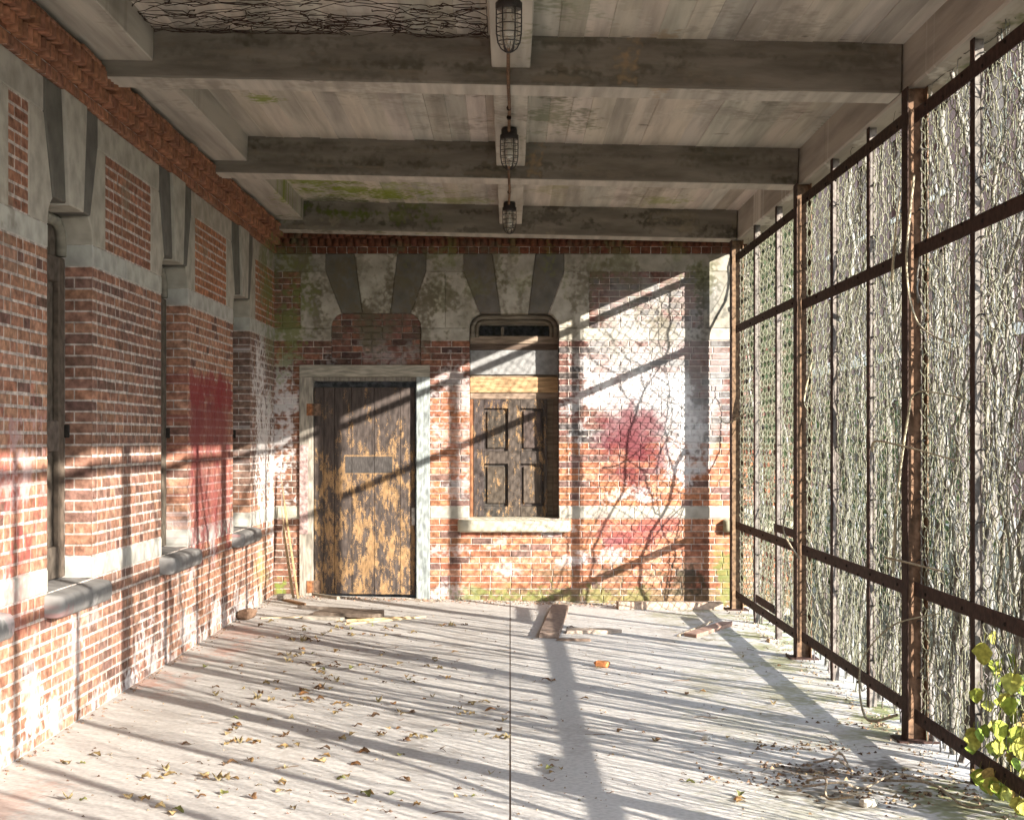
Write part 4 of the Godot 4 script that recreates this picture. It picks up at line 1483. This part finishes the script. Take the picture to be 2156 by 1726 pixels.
func make_lamps():
	var glass := StandardMaterial3D.new()
	glass.resource_name = "lamp_glass"
	glass.transparency = BaseMaterial3D.TRANSPARENCY_ALPHA
	glass.albedo_color = Color(0.80, 0.78, 0.70, 0.22)
	glass.roughness = 0.12
	var iron := plain("lamp_iron", Color(0.02, 0.016, 0.014), 0.55)
	var spots := [[7.70, "caged porch lamp under the rib, before the first concrete beam with dry creeper"], [11.05, "caged porch lamp under the rib between the two plain concrete beams"], [14.5, "caged porch lamp under the rib close to the brick end wall"]]
	for k in spots.size():
		var z: float = spots[k][0]
		var l := thing("caged_lamp", spots[k][1], "lamp", Vector3(-0.006, CAM + 2.194, -z), "lamps along the rib")
		var cap := MB.new()
		cap.lathe(PackedVector2Array([Vector2(0.0, 0.0), Vector2(0.052, 0.0), Vector2(0.056, -0.012), Vector2(0.056, -0.045), Vector2(0.066, -0.05), Vector2(0.066, -0.078), Vector2(0.058, -0.082), Vector2(0.0, -0.082)]), 20, Color.WHITE)
		put(cap.mesh(), "cap", iron, l)
		var jar := MB.new()
		jar.lathe(PackedVector2Array([Vector2(0.045, -0.082), Vector2(0.047, -0.12), Vector2(0.046, -0.2), Vector2(0.042, -0.235), Vector2(0.030, -0.258), Vector2(0.012, -0.268), Vector2(0.0, -0.27)]), 20, Color.WHITE)
		put(jar.mesh(), "glass_jar", glass, l)
		var bulb := MB.new()
		bulb.lathe(PackedVector2Array([Vector2(0.012, -0.082), Vector2(0.013, -0.12), Vector2(0.026, -0.15), Vector2(0.03, -0.18), Vector2(0.022, -0.205), Vector2(0.0, -0.212)]), 16, Color.WHITE)
		put(bulb.mesh(), "bulb", plain("dead_bulb", Color(0.55, 0.53, 0.47), 0.25), l)
		var cage := MB.new()
		for q in 6:
			var a := TAU * q / 6.0
			var pts := PackedVector3Array()
			var rad := PackedFloat32Array()
			for p in [Vector2(0.062, -0.078), Vector2(0.062, -0.14), Vector2(0.061, -0.20), Vector2(0.054, -0.245), Vector2(0.038, -0.275), Vector2(0.018, -0.29), Vector2(0.0, -0.294)]:
				pts.append(Vector3(p.x * cos(a), p.y, p.x * sin(a)))
				rad.append(0.0034)
			cage.tube(pts, rad, 5, Color.WHITE)
		for ring in [[0.063, -0.115], [0.063, -0.158], [0.063, -0.2], [0.056, -0.243]]:
			var pts := PackedVector3Array()
			var rad := PackedFloat32Array()
			for i in 25:
				var a := TAU * i / 24.0
				pts.append(Vector3(ring[0] * cos(a), ring[1], ring[0] * sin(a)))
				rad.append(0.003)
			cage.tube(pts, rad, 5, Color.WHITE)
		put(cage.mesh(), "wire_cage", iron, l)
	# conduit along the rib, dipping under the beams
	var cd := MB.new()
	var pts := PackedVector3Array()
	var rad := PackedFloat32Array()
	for p in [[6.3, 2.165], [7.62, 2.165], [9.0, 2.10], [9.27, 2.084], [9.56, 2.084], [9.9, 2.12], [10.3, 2.165], [11.0, 2.165], [12.2, 2.12], [12.6, 2.084], [12.89, 2.084], [13.3, 2.14], [14.4, 2.165]]:
		pts.append(Vector3(-0.008 + 0.004 * sin(p[0] * 2.0), CAM + p[1], -p[0]))
		rad.append(0.0105)
	cd.tube(pts, rad, 8, Color(0.20, 0.115, 0.065), 0.25)
	for z in [10.15, 10.45, 8.4, 13.6]:
		cd.tube(PackedVector3Array([Vector3(-0.008, CAM + (2.148 if z > 9.9 else 2.128), -z), Vector3(-0.008, CAM + (2.15 if z > 9.9 else 2.124), -z - 0.035)]), PackedFloat32Array([0.016, 0.016]), 8, Color(0.08, 0.05, 0.035))
	var c := put(cd.mesh(), "conduit", M.steel)
	tag(c, "rusty conduit pipe running under the rib from lamp to lamp", "pipe")


# a meandering stem in the fence plane
func stem(z0: float, y0: float, x0: float, height: float, r0: float, r1: float, wander: float, n: int, lean := 0.0, sway := 0.05) -> Array:
	var pts := PackedVector3Array()
	var rad := PackedFloat32Array()
	var z := z0
	var x := x0
	var v := lean
	for i in n + 1:
		var f := float(i) / n
		pts.append(fence_pt(x, y0 + height * f, z))
		rad.append(lerpf(r0, r1, f) * rng.randf_range(0.85, 1.15))
		v = v * 0.82 + rng.randf_range(-1, 1) * wander + lean * 0.18
		z += v * absf(height) / n
		x = clampf(x + rng.randf_range(-1, 1) * sway, 0.06, 0.34)
	return [pts, rad]

func make_vines():
	var bark := Color(0.25, 0.235, 0.205)
	# thick old stems, each a thing of its own
	var spots := [[8.85, 0.020, 0.1], [8.35, 0.028, -0.1], [8.15, 0.024, 0.15], [7.75, 0.022, 0.0], [7.35, 0.030, 0.1], [7.1, 0.02, -0.1], [9.6, 0.014, 0.1], [10.6, 0.016, -0.05], [10.95, 0.012, 0.1], [11.9, 0.022, -0.12], [12.2, 0.016, 0.0], [13.3, 0.011, 0.08], [14.6, 0.012, -0.05], [15.5, 0.014, 0.02], [8.6, 0.026, 0.25], [7.95, 0.018, -0.3], [8.5, 0.014, -0.25], [7.55, 0.017, 0.3], [10.1, 0.02, 0.2], [9.4, 0.012, -0.2], [11.4, 0.014, 0.15], [6.5, 0.02, 0.1], [5.2, 0.018, -0.1], [4.4, 0.022, 0.1], [3.0, 0.02, 0.0], [1.6, 0.02, 0.1]]
	for k in spots.size():
		var q: Array = spots[k]
		var where := "bay by the end wall" if q[0] > 12.53 else ("middle bay" if q[0] > 9.11 else ("bay of the green leaves" if q[0] > 5.69 else "bay beyond the green leaves"))
		var girth := "Stout" if q[1] > 0.0215 else ("Medium" if q[1] > 0.015 else "Slender")
		var t := thing("climbing_vine", "%s bare grey vine climbing the mesh fence in the %s" % [girth.to_lower(), where], "vine", fence_pt(0.14, -0.42, q[0]), "bare vines climbing the fence")
		var st := stem(q[0], -0.42, 0.14, 4.1, q[1] * 1.25, q[1] * 0.7, 0.36, 34, q[2], 0.03)
		for w in st[0].size():
			st[0][w] -= t.position
		var mb := MB.new()
		mb.tube(st[0], st[1], 8, vary(bark, 0.15), 0.12)
		put(mb.mesh(), "stem", M.bark, t)
		for br in 4:
			var i := rng.randi_range(5, 28)
			var s0: Vector3 = st[0][i]
			var b := stem(q[0], 0.0, 0.15, rng.randf_range(0.6, 1.4), q[1] * 0.55, 0.004, 0.6, 14, rng.randf_range(-0.7, 0.7), 0.03)
			var sh: Vector3 = s0 - b[0][0]
			for w in b[0].size():
				b[0][w] += sh
				b[0][w].y = minf(b[0][w].y, 4.13)
			mb = MB.new()
			mb.tube(b[0], b[1], 6, vary(bark, 0.2), 0.12)
			put(mb.mesh(), "branch", M.bark, t)
	# the mass of thin stems and twigs
	var dens := [0.35, 1.5, 3.0, 1.3, 1.2]
	for k in POSTS.size() - 1:
		var za: float = POSTS[k + 1]
		var zb: float = POSTS[k]
		var mb := MB.new()
		for q in int(18 * dens[k]):
			var s := stem(rng.randf_range(za, zb), -0.42, rng.randf_range(0.06, 0.3), rng.randf_range(2.4, 4.15), pow(rng.randf(), 2.0) * 0.009 + 0.0035, 0.003, 0.30, 30, rng.randf_range(-0.25, 0.25), 0.02)
			mb.tube(s[0], s[1], 5, vary(Color(0.21, 0.20, 0.175), 0.5), 0.1)
		for q in int(300 * dens[k]):
			var up := 1.0 if rng.randf() < 0.7 else -1.0
			var tz := rng.randf_range(za, zb)
			var ty := rng.randf_range(-0.3, 3.5)
			if tz > 6.0 and tz < 7.95 and ty < 0.9 and rng.randf() < 0.8:
				continue
			var s := stem(tz, ty, rng.randf_range(0.06, 0.3), up * rng.randf_range(0.15, 1.0), rng.randf_range(0.0018, 0.005), 0.0012, 0.60, 10, rng.randf_range(-1.3, 1.3), 0.025)
			for w in s[0].size():
				if s[0][w].y > 3.74:
					s[0][w].y = 3.74 - rng.randf() * 0.02
			mb.tube(s[0], s[1], 4, vary(Color(0.22, 0.213, 0.185), 0.65), 0.1)
		var o := put(mb.mesh(), "vine_twigs", M.bark)
		o.set_meta("kind", "stuff")
		tag(o, ["sparse bare twigs on the fence bay beside the end wall", "tangled bare twigs on the middle fence bay", "dense tangle of bare twigs on the fence bay with green leaves", "bare twigs on the fence bay behind the leafy vine", "bare twigs on the fence bay farthest from the end wall"][k], "vine")
	# tendrils that have grown through to the inner side
	var inn := [[[9.05, 0.10, -0.1], [9.4, 0.02, -0.20], [9.35, 0.35, -0.24], [9.0, 0.62, -0.14], [8.75, 0.72, 0.08]], [[9.3, 0.9, -0.06], [9.05, 1.35, -0.1], [8.9, 1.8, -0.08], [8.6, 1.95, -0.1], [8.2, 1.9, 0.05]], [[9.4, 0.98, -0.08], [8.9, 1.0, -0.12], [8.3, 0.99, -0.04]], [[9.75, 1.62, -0.08], [9.3, 1.68, -0.16], [8.8, 1.64, -0.08], [8.3, 1.58, 0.02]], [[8.95, 3.2, -0.03], [9.0, 2.7, -0.06], [8.8, 2.35, -0.05], [8.4, 2.2, 0.03]], [[9.5, 2.65, -0.02], [9.1, 2.85, -0.1], [8.9, 3.1, -0.12]], [[15.2, 1.95, -0.02], [15.5, 1.85, -0.16], [15.8, 1.92, -0.2]], [[11.9, 2.3, -0.03], [11.95, 2.0, -0.08], [11.7, 1.9, -0.1]], [[12.3, 0.75, -0.05], [12.6, 0.95, -0.12], [12.7, 1.2, -0.06]]]
	for q in inn:
		var cv := Curve3D.new()
		for i in q.size():
			var p := fence_pt(q[i][2], q[i][1], q[i][0])
			var a := fence_pt(q[maxi(i - 1, 0)][2], q[maxi(i - 1, 0)][1], q[maxi(i - 1, 0)][0])
			var b := fence_pt(q[mini(i + 1, q.size() - 1)][2], q[mini(i + 1, q.size() - 1)][1], q[mini(i + 1, q.size() - 1)][0])
			cv.add_point(p, (a - b) / 6.0, (b - a) / 6.0)
		var pts := cv.tessellate(4, 3)
		var rad := PackedFloat32Array()
		for i in pts.size():
			rad.append(lerpf(0.009, 0.004, float(i) / pts.size()))
		var mb := MB.new()
		mb.tube(pts, rad, 6, vary(Color(0.46, 0.40, 0.28), 0.15))
		var o := put(mb.mesh(), "vine_tendril", M.bark)
		tag(o, "thin pale vine tendril curling through to the inner side of the fence", "vine", "tendrils on the inner side")
	leafy_vine()
	# dry creeper on the slab before the first beam in view
	var cr := MB.new()
	for q in 150:
		var pts := PackedVector3Array()
		var rad := PackedFloat32Array()
		var x := rng.randf_range(-2.05, -0.15)
		var z := 9.25 - absf(rng.randfn()) * 0.55
		var dx := rng.randf_range(-1, 1)
		var dz := rng.randf_range(-0.5, 0.5)
		var n := rng.randi_range(5, 14)
		for i in n:
			pts.append(Vector3(x, 3.79 + 0.278 - RSL * x - rng.randf_range(0.0, 0.02), -z))
			rad.append(lerpf(0.0035, 0.0014, float(i) / n))
			dx += rng.randf_range(-0.45, 0.45)
			dz += rng.randf_range(-0.35, 0.35)
			dx = clampf(dx, -1, 1)
			dz = clampf(dz, -0.6, 0.6)
			x = clampf(x + dx * 0.085, -2.1, -0.13)
			z = minf(z + dz * 0.085, 9.25)
		cr.tube(pts, rad, 4, vary(Color(0.075, 0.05, 0.04), 0.2))
	var c := put(cr.mesh(), "dry_creeper", M.bark)
	c.set_meta("kind", "stuff")
	tag(c, "dry brown creeper spread over the concrete slab before the first beam", "creeper")


func leaf_mesh(w: float, l: float, lobes: float, curl: float, fold: float, col: Color, sd: int) -> ArrayMesh:
	var r := RandomNumberGenerator.new()
	r.seed = sd
	var mb := MB.new()
	var nu := 8
	var nv := 6
	var base := mb.v.size()
	var tw := r.randf_range(-0.6, 0.6)
	var ph := r.randf() * TAU
	for i in nu + 1:
		var f := float(i) / nu
		var half := w * 0.5 * pow(sin(PI * pow(clampf(f, 0.02, 0.99), 0.72)), 0.75) * (1.0 + lobes * sin(f * 15.0 + ph))
		for j in nv + 1:
			var g := 2.0 * j / nv - 1.0
			var x := half * g
			var y := absf(g) * half * fold + curl * l * (sin(f * PI * 1.1 + tw) * 0.5 + 0.25 * sin(g * 3.0 + f * 5.0 + ph)) + 0.004
			mb.vert(Vector3(x + curl * l * 0.3 * sin(f * 3.0), maxf(y, 0.001) if curl > 0 else y, l * (f - 0.5)), Vector3.UP, col * r.randf_range(0.75, 1.15))
	for i in nu:
		for j in nv:
			var a := base + i * (nv + 1) + j
			mb.ix.append_array([a, a + 1, a + nv + 1, a + 1, a + nv + 2, a + nv + 1])
	# stalk
	mb.tube(PackedVector3Array([Vector3(0, 0.004, -l * 0.5), Vector3(0.004, 0.006, -l * 0.75), Vector3(0.012, 0.012, -l * 0.95)]), PackedFloat32Array([0.0012, 0.0011, 0.0009]), 4, col * 0.8)
	var st := SurfaceTool.new()
	st.create_from(mb.mesh(), 0)
	st.generate_normals()
	return st.commit()

func leafy_vine():
	var t := thing("leafy_vine", "yellow green leafy vine growing on the lower part of the mesh fence", "vine", fence_pt(0.05, -0.42, 7.4))
	var mb := MB.new()
	for q in [[7.72, 0.75, 0.05], [7.5, 0.45, 0.07], [7.25, 0.55, 0.06], [7.05, 0.6, 0.08]]:
		var st := stem(q[0] - 0.15, -0.42, 0.07, q[1] + 0.42, 0.006, 0.002, 0.2, 16, 0.1, 0.01)
		for w in st[0].size():
			st[0][w] -= t.position
		mb.tube(st[0], st[1], 5, Color(0.30, 0.24, 0.10))
	put(mb.mesh(), "stem", M.bark, t)
	var kinds := []
	for k in 6:
		kinds.append(leaf_mesh(rng.randf_range(0.075, 0.10), rng.randf_range(0.08, 0.105), 0.13, -0.16, 0.4, [Color(0.30, 0.40, 0.06), Color(0.36, 0.42, 0.07), Color(0.22, 0.33, 0.05), Color(0.45, 0.43, 0.10), Color(0.40, 0.40, 0.08), Color(0.50, 0.36, 0.12)][k], 300 + k))
	for k in 150:
		var z := 7.92 - rng.randf() * 0.85
		var top := 0.72 if z > 7.66 else (0.40 if z > 7.4 else 0.56)
		var y := rng.randf_range(-0.30, top)
		if z > 7.6 and rng.randf() < 0.3:
			continue
		var lf := put(kinds[rng.randi() % 6], "leaf", M.leaf, t)
		var inner := k % 4 == 0
		lf.position = fence_pt(-0.02 if inner else rng.randf_range(0.05, 0.14), maxf(y, 0.02) if inner else y, z) - t.position
		lf.rotation = Vector3(rng.randf_range(0.7, 1.8), rng.randf_range(-0.9, 0.6), rng.randf_range(-0.5, 0.5))
		lf.scale = Vector3.ONE * rng.randf_range(0.6, 1.1)


# ---------------------------------------------------------------- things lying on the floor
# a board lying from a to b (ends of its middle line on the floor), w wide, th thick; cut: how its ends are sawn or broken
func lying_board(label: String, a: Vector3, b: Vector3, w: float, th: float, col: Color, lift := 0.0, cut := 0.0, lift_b := -1.0, m: Material = null):
	var d := b - a
	d.y = 0
	var l := d.length()
	var n := 8
	var mb := MB.new()
	var pts := []
	for k in n + 1:
		pts.append([-l / 2 + l * k / n, 0.0])
	# outline with broken ends
	var poly := PackedVector2Array([Vector2(-l / 2, -w / 2), Vector2(l / 2 - cut, -w / 2), Vector2(l / 2, -w / 2 + w * 0.35), Vector2(l / 2 - cut * 0.4, w * 0.1), Vector2(l / 2 - cut * 0.8, w / 2), Vector2(-l / 2 + cut * 0.3, w / 2)])
	if cut == 0.0:
		poly = PackedVector2Array([Vector2(-l / 2, -w / 2), Vector2(l / 2, -w / 2), Vector2(l / 2, w / 2), Vector2(-l / 2, w / 2)])
	mb.slab(poly, th, 0.0, 0.003, col)
	if lift_b < 0:
		lift_b = lift
	var mid := (a + b) / 2
	var o := put(mb.mesh(), "loose_board", m if m else M.loose)
	tag(o, label, "board")
	var x := d.normalized()
	x = Vector3(x.x, (lift_b - lift) / l - SL * x.x, x.z).normalized()
	var zz := x.cross(Vector3(0, 0, -1) if absf(x.z) < 0.5 else Vector3(1, 0, 0)).normalized()
	var up := Vector3(SL, 1, 0).normalized()
	up = (up - x * up.dot(x)).normalized()
	var yy := up.cross(x).normalized()
	o.basis = Basis(x, yy, up)
	o.position = Vector3(mid.x, floor_y(mid.x) + (lift + lift_b) / 2 + 0.002, mid.z)
	return o

func make_litter():
	M.loose = surf("loose_wood", M.wood_n, 1.4, 0.85, M.wood_n, 0.12)
	var grey := Color(0.30, 0.25, 0.20)
	lying_board("long weathered plank lying out from under the boarded window", floor_pt(1156, 1344), floor_pt(1180, 1282), 0.17, 0.045, Color(0.28, 0.21, 0.165))
	lying_board("pale pointed board lying beside the long weathered plank", floor_pt(1188, 1332), floor_pt(1308, 1332), 0.17, 0.03, Color(0.42, 0.34, 0.27), 0.0, 0.12)
	lying_board("short dark strip of wood at the end of the long plank", floor_pt(1172, 1349), floor_pt(1243, 1350), 0.05, 0.02, Color(0.22, 0.16, 0.12))
	lying_board("long squared timber lying along the foot of the brick end wall", floor_pt(1300, 1282), floor_pt(1520, 1283), 0.10, 0.075, Color(0.40, 0.30, 0.23))
	lying_board("splintered reddish board lying near the foot of the mesh fence", floor_pt(1452, 1342), floor_pt(1538, 1314), 0.13, 0.03, Color(0.38, 0.25, 0.19), 0.0, 0.16)
	lying_board("thin splinter lying against the reddish broken board", floor_pt(1428, 1340), floor_pt(1500, 1310), 0.02, 0.015, Color(0.45, 0.36, 0.26))
	lying_board("broken dark panel of an old door lying before the plank door", floor_pt(672, 1296), floor_pt(812, 1302), 0.42, 0.035, Color(0.17, 0.13, 0.10), 0.02, 0.08)
	lying_board("grey board end lying under the broken door panel", floor_pt(640, 1303), floor_pt(726, 1307), 0.09, 0.03, Color(0.36, 0.32, 0.26), 0.0, 0.03)
	lying_board("thin grey lath lying behind the broken door panel", floor_pt(629, 1281), floor_pt(742, 1288), 0.07, 0.03, grey)
	lying_board("yellow split lath sticking out of the broken door panel", floor_pt(728, 1309), floor_pt(862, 1303), 0.035, 0.022, Color(0.60, 0.42, 0.22), 0.0, 0.1)
	lying_board("second yellow lath, thinner, on the floor before the panel", floor_pt(724, 1316), floor_pt(896, 1300), 0.025, 0.015, Color(0.62, 0.48, 0.28), 0.0, 0.1)
	lying_board("thin pale lath lying on the floor near the long brick wall", floor_pt(548, 1303), floor_pt(648, 1300), 0.03, 0.012, Color(0.50, 0.40, 0.27))
	lying_board("grey stick lying in the rubble left of the plank door", floor_pt(640, 1252), floor_pt(712, 1262), 0.04, 0.03, Color(0.30, 0.26, 0.2))
	lying_board("brown piece of bark-like wood in the corner rubble", floor_pt(588, 1262), floor_pt(642, 1275), 0.06, 0.02, Color(0.28, 0.17, 0.10), 0.0, 0.05)
	# laths leaning in the corner
	var lean := [[Vector3(-2.18, floor_y(-2.18), -16.10), Vector3(-2.405, 1.32, -16.385), 0.012, "split yellow lath leaning in the corner of the two brick walls", Color(0.45, 0.33, 0.18)], [Vector3(-2.24, floor_y(-2.24), -16.16), Vector3(-2.40, 1.0, -16.385), 0.016, "thicker pale lath leaning in the corner behind the split one", Color(0.42, 0.31, 0.19)]]
	for q in lean:
		var mb := MB.new()
		var d: Vector3 = q[1] - q[0]
		var pl := PackedVector2Array([Vector2(0, -q[2]), Vector2(d.length() * 0.72, -q[2] * 0.8), Vector2(d.length(), -0.002), Vector2(d.length() * 0.8, q[2] * 0.3), Vector2(d.length() * 0.7, q[2]), Vector2(0, q[2])])
		mb.slab(pl, 0.014, 0.0, 0.003, q[4])
		var o := put(mb.mesh(), "leaning_lath", M.loose)
		tag(o, q[3], "lath")
		var x := d.normalized()
		var zz := (Vector3(0.3, 0, 1) - x * x.dot(Vector3(0.3, 0, 1))).normalized()
		o.basis = Basis(x, zz.cross(x), zz)
		o.position = q[0]
	# brick and stone fragments
	var frag := [[518, 1303, 0.10, Color(0.24, 0.15, 0.10), "brown block of rubble lying against the foot of the long brick wall"], [1268, 1405, 0.055, Color(0.55, 0.22, 0.09), "orange brick fragment lying alone on the open floor"], [597, 1264, 0.075, Color(0.22, 0.19, 0.16), "grey stone fragment in the corner of the two brick walls"], [1622, 1352, 0.035, Color(0.62, 0.45, 0.28), "small tan chip lying at the foot of the mesh fence"], [1488, 1557, 0.028, Color(0.60, 0.55, 0.46), "pale crumpled scrap lying on the open floor"], [1830, 1698, 0.04, Color(0.62, 0.58, 0.48), "pale flat flake lying among dark litter by the fence"]]
	for q in frag:
		var mb := MB.new()
		var p := floor_pt(q[0], q[1])
		var r: float = q[2]
		mb.box(Vector3(-r, 0, -r * 0.6), Vector3(r, r * 0.9, r * 0.6), r * 0.22, q[3])
		for k in mb.v.size():
			var h := mb.v[k]
			mb.v[k] = h + Vector3(noise_c.get_noise_3d(h.x * 40, h.y * 40, h.z * 40), 0, noise_c.get_noise_3d(h.z * 40 + 5, h.x * 40, h.y * 40)) * r * 0.5
		var o := put(mb.mesh(), "fragment", M.crumb)
		tag(o, q[4], "fragment")
		o.position = p
		o.rotation = Vector3(0, rng.randf() * TAU, -SL)
	# fallen leaves, each a thing
	var kinds := []
	var cols := [Color(0.36, 0.22, 0.09), Color(0.42, 0.30, 0.13), Color(0.28, 0.16, 0.08), Color(0.48, 0.36, 0.18), Color(0.24, 0.15, 0.09), Color(0.50, 0.40, 0.20), Color(0.34, 0.17, 0.07), Color(0.30, 0.30, 0.10)]
	for k in 12:
		kinds.append(leaf_mesh(rng.randf_range(0.05, 0.085), rng.randf_range(0.07, 0.11), rng.randf_range(0.1, 0.3), rng.randf_range(0.22, 0.46), rng.randf_range(0.3, 0.9), cols[k % 8] * 0.82, 500 + k))
	var n := 0
	var tries := 0
	var last := Vector3.ZERO
	while n < 298 and tries < 4000:
		tries += 1
		var px: float
		var py := 1310.0 + 415.0 * pow(rng.randf(), 1.15)
		if rng.randf() < 0.72:
			var mid := lerpf(700, 560, (py - 1310) / 415.0)
			px = mid + rng.randfn() * (110 + (py - 1310) * 0.45)
			if px > 1080 and rng.randf() < 0.6:
				continue
		else:
			px = rng.randf_range(560, 1650)
		if px < 20 or px > 1900:
			continue
		var p := floor_pt(px, py)
		if n > 0 and rng.randf() < 0.30:
			p = last + Vector3(rng.randfn() * 0.07, 0, rng.randfn() * 0.07)
			p.y = floor_y(p.x) + rng.randf() * 0.012
			px = 0.0
		last = p
		if p.x < -2.35 or p.x > 2.2:
			continue
		if px > 0 and noise_a.get_noise_2d(p.x * 0.5, p.z * 0.5) < -0.05 and rng.randf() < 0.6:
			continue
		var o := put(kinds[rng.randi() % 12], "dry_leaf", M.leaf)
		tag(o, "dry curled brown leaf fallen on the concrete floor", "leaf", "fallen leaves on the floor")
		var sc := rng.randf_range(0.3, 0.72) * (0.8 if px > 1150 else 1.0)
		o.position = p + Vector3(0, 0.001, 0)
		o.rotation = Vector3(rng.randf_range(-0.12, 0.12), rng.randf() * TAU, rng.randf_range(-0.12, 0.12))
		o.scale = Vector3.ONE * sc
		n += 1
	# crumbs, twig bits and leaf flakes too many to count
	var mb := MB.new()
	for k in 900:
		var px := rng.randf_range(100, 1900)
		var py := 1262.0 + 460.0 * pow(rng.randf(), 1.4)
		if px < 1074 - (py - 925) * 1.45:
			continue
		crumb(mb, floor_pt(px, py), rng.randf_range(0.004, 0.014), vary([Color(0.25, 0.17, 0.1), Color(0.4, 0.32, 0.22), Color(0.15, 0.1, 0.07)][k % 3], 0.3))
	for k in 800:
		# rubble along the end wall
		var x := rng.randf_range(-2.4, 2.3)
		var z := 16.38 - absf(rng.randfn()) * 0.16
		crumb(mb, Vector3(x, floor_y(x), -z), rng.randf_range(0.006, 0.024), vary([Color(0.45, 0.38, 0.3), Color(0.35, 0.2, 0.13), Color(0.22, 0.18, 0.13)][k % 3], 0.3))
	for k in 260:
		# along the long wall
		var z := rng.randf_range(7.0, 16.3)
		var x := -2.5426 + 0.00424 * z + 0.01 + absf(rng.randfn()) * 0.04
		crumb(mb, Vector3(x, floor_y(x), -z), rng.randf_range(0.005, 0.018), vary(Color(0.3, 0.2, 0.14), 0.4))
	for k in 700:
		# dark litter near the fence
		var c: Array = [[1.55, 8.2], [1.75, 7.6], [1.35, 7.9], [1.95, 8.1], [1.7, 8.8], [2.2, 7.7], [2.28, 9.6]][k % 7]
		var x: float = c[0] + rng.randfn() * 0.17
		var z: float = c[1] + rng.randfn() * 0.10
		if x > 2.3:
			continue
		crumb(mb, Vector3(x, floor_y(x), -z), rng.randf_range(0.005, 0.022), vary([Color(0.10, 0.065, 0.045), Color(0.2, 0.13, 0.08), Color(0.3, 0.22, 0.13)][k % 3], 0.3))
	for k in 500:
		# by the foot of the fence
		var z := rng.randf_range(7.0, 16.3)
		var x := 2.30 + rng.randfn() * 0.05
		crumb(mb, Vector3(x, floor_y(x), -z), rng.randf_range(0.005, 0.02), vary([Color(0.35, 0.27, 0.18), Color(0.2, 0.15, 0.1), Color(0.45, 0.4, 0.32)][k % 3], 0.3))
	var o := put(mb.mesh(), "leaf_litter", M.crumb)
	o.set_meta("kind", "stuff")
	tag(o, "crumbs of leaf, bark and mortar strewn over the concrete floor", "litter")
	# thin twigs
	var tw := MB.new()
	for k in 70:
		var px := rng.randf_range(150, 1850)
		var py := rng.randf_range(1330, 1715)
		if px < 1074 - (py - 925) * 1.4:
			continue
		var p := floor_pt(px, py)
		if p.x > 2.2:
			continue
		var a := rng.randf() * TAU
		var pts := PackedVector3Array()
		var rad := PackedFloat32Array()
		var l := rng.randf_range(0.03, 0.16)
		for i in 4:
			pts.append(p + Vector3(cos(a) * l * i / 3.0, 0.004 + 0.004 * sin(i * 2.0), sin(a) * l * i / 3.0))
			rad.append(0.0022)
			a += rng.randf_range(-0.3, 0.3)
		tw.tube(pts, rad, 4, vary(Color(0.22, 0.15, 0.1), 0.3))
	var o2 := put(tw.mesh(), "twig_litter", M.crumb)
	o2.set_meta("kind", "stuff")
	tag(o2, "thin broken twigs scattered on the concrete floor", "litter")
	# curling tendrils lying near the fence
	for q in [[[1.62, 8.35], [1.7, 8.2], [1.78, 8.25], [1.76, 8.36], [1.70, 8.33]], [[1.45, 7.75], [1.6, 7.62], [1.75, 7.75], [1.95, 7.85], [2.15, 7.8]], [[1.5, 7.9], [1.55, 7.7], [1.52, 7.5], [1.6, 7.3]], [[1.9, 7.95], [2.05, 7.65], [2.15, 7.4], [2.2, 7.2]]]:
		var cv := Curve3D.new()
		for i in q.size():
			var p := Vector3(q[i][0], floor_y(q[i][0]) + 0.012 + 0.05 * (i % 2), -q[i][1])
			var pa := Vector3(q[maxi(i - 1, 0)][0], 0, -q[maxi(i - 1, 0)][1])
			var pb := Vector3(q[mini(i + 1, q.size() - 1)][0], 0, -q[mini(i + 1, q.size() - 1)][1])
			cv.add_point(p, (pa - pb) / 5.0, (pb - pa) / 5.0)
		var pts := cv.tessellate(4, 3)
		var rad := PackedFloat32Array()
		for i in pts.size():
			rad.append(0.006)
		var m2 := MB.new()
		m2.tube(pts, rad, 6, vary(Color(0.42, 0.35, 0.25), 0.15))
		var o3 := put(m2.mesh(), "dead_tendril", M.bark)
		tag(o3, "dead pale vine tendril lying curled on the floor near the fence", "vine", "dead tendrils on the floor")

func crumb(mb: MB, p: Vector3, r: float, col: Color):
	var a := rng.randf() * TAU
	var e := Vector3(cos(a), 0, sin(a)) * r
	var f := Vector3(-sin(a), 0, cos(a)) * r * rng.randf_range(0.4, 0.9)
	var t := p + Vector3(rng.randf_range(-0.3, 0.3) * r, r * rng.randf_range(0.3, 0.9), rng.randf_range(-0.3, 0.3) * r)
	var q := [p + e, p + f, p - e * 0.8, p - f]
	for k in 4:
		mb.tri(q[k], q[(k + 1) % 4], t, (q[k] + q[(k + 1) % 4]) * 0.5 - p + Vector3(0, r * 0.3, 0), col)
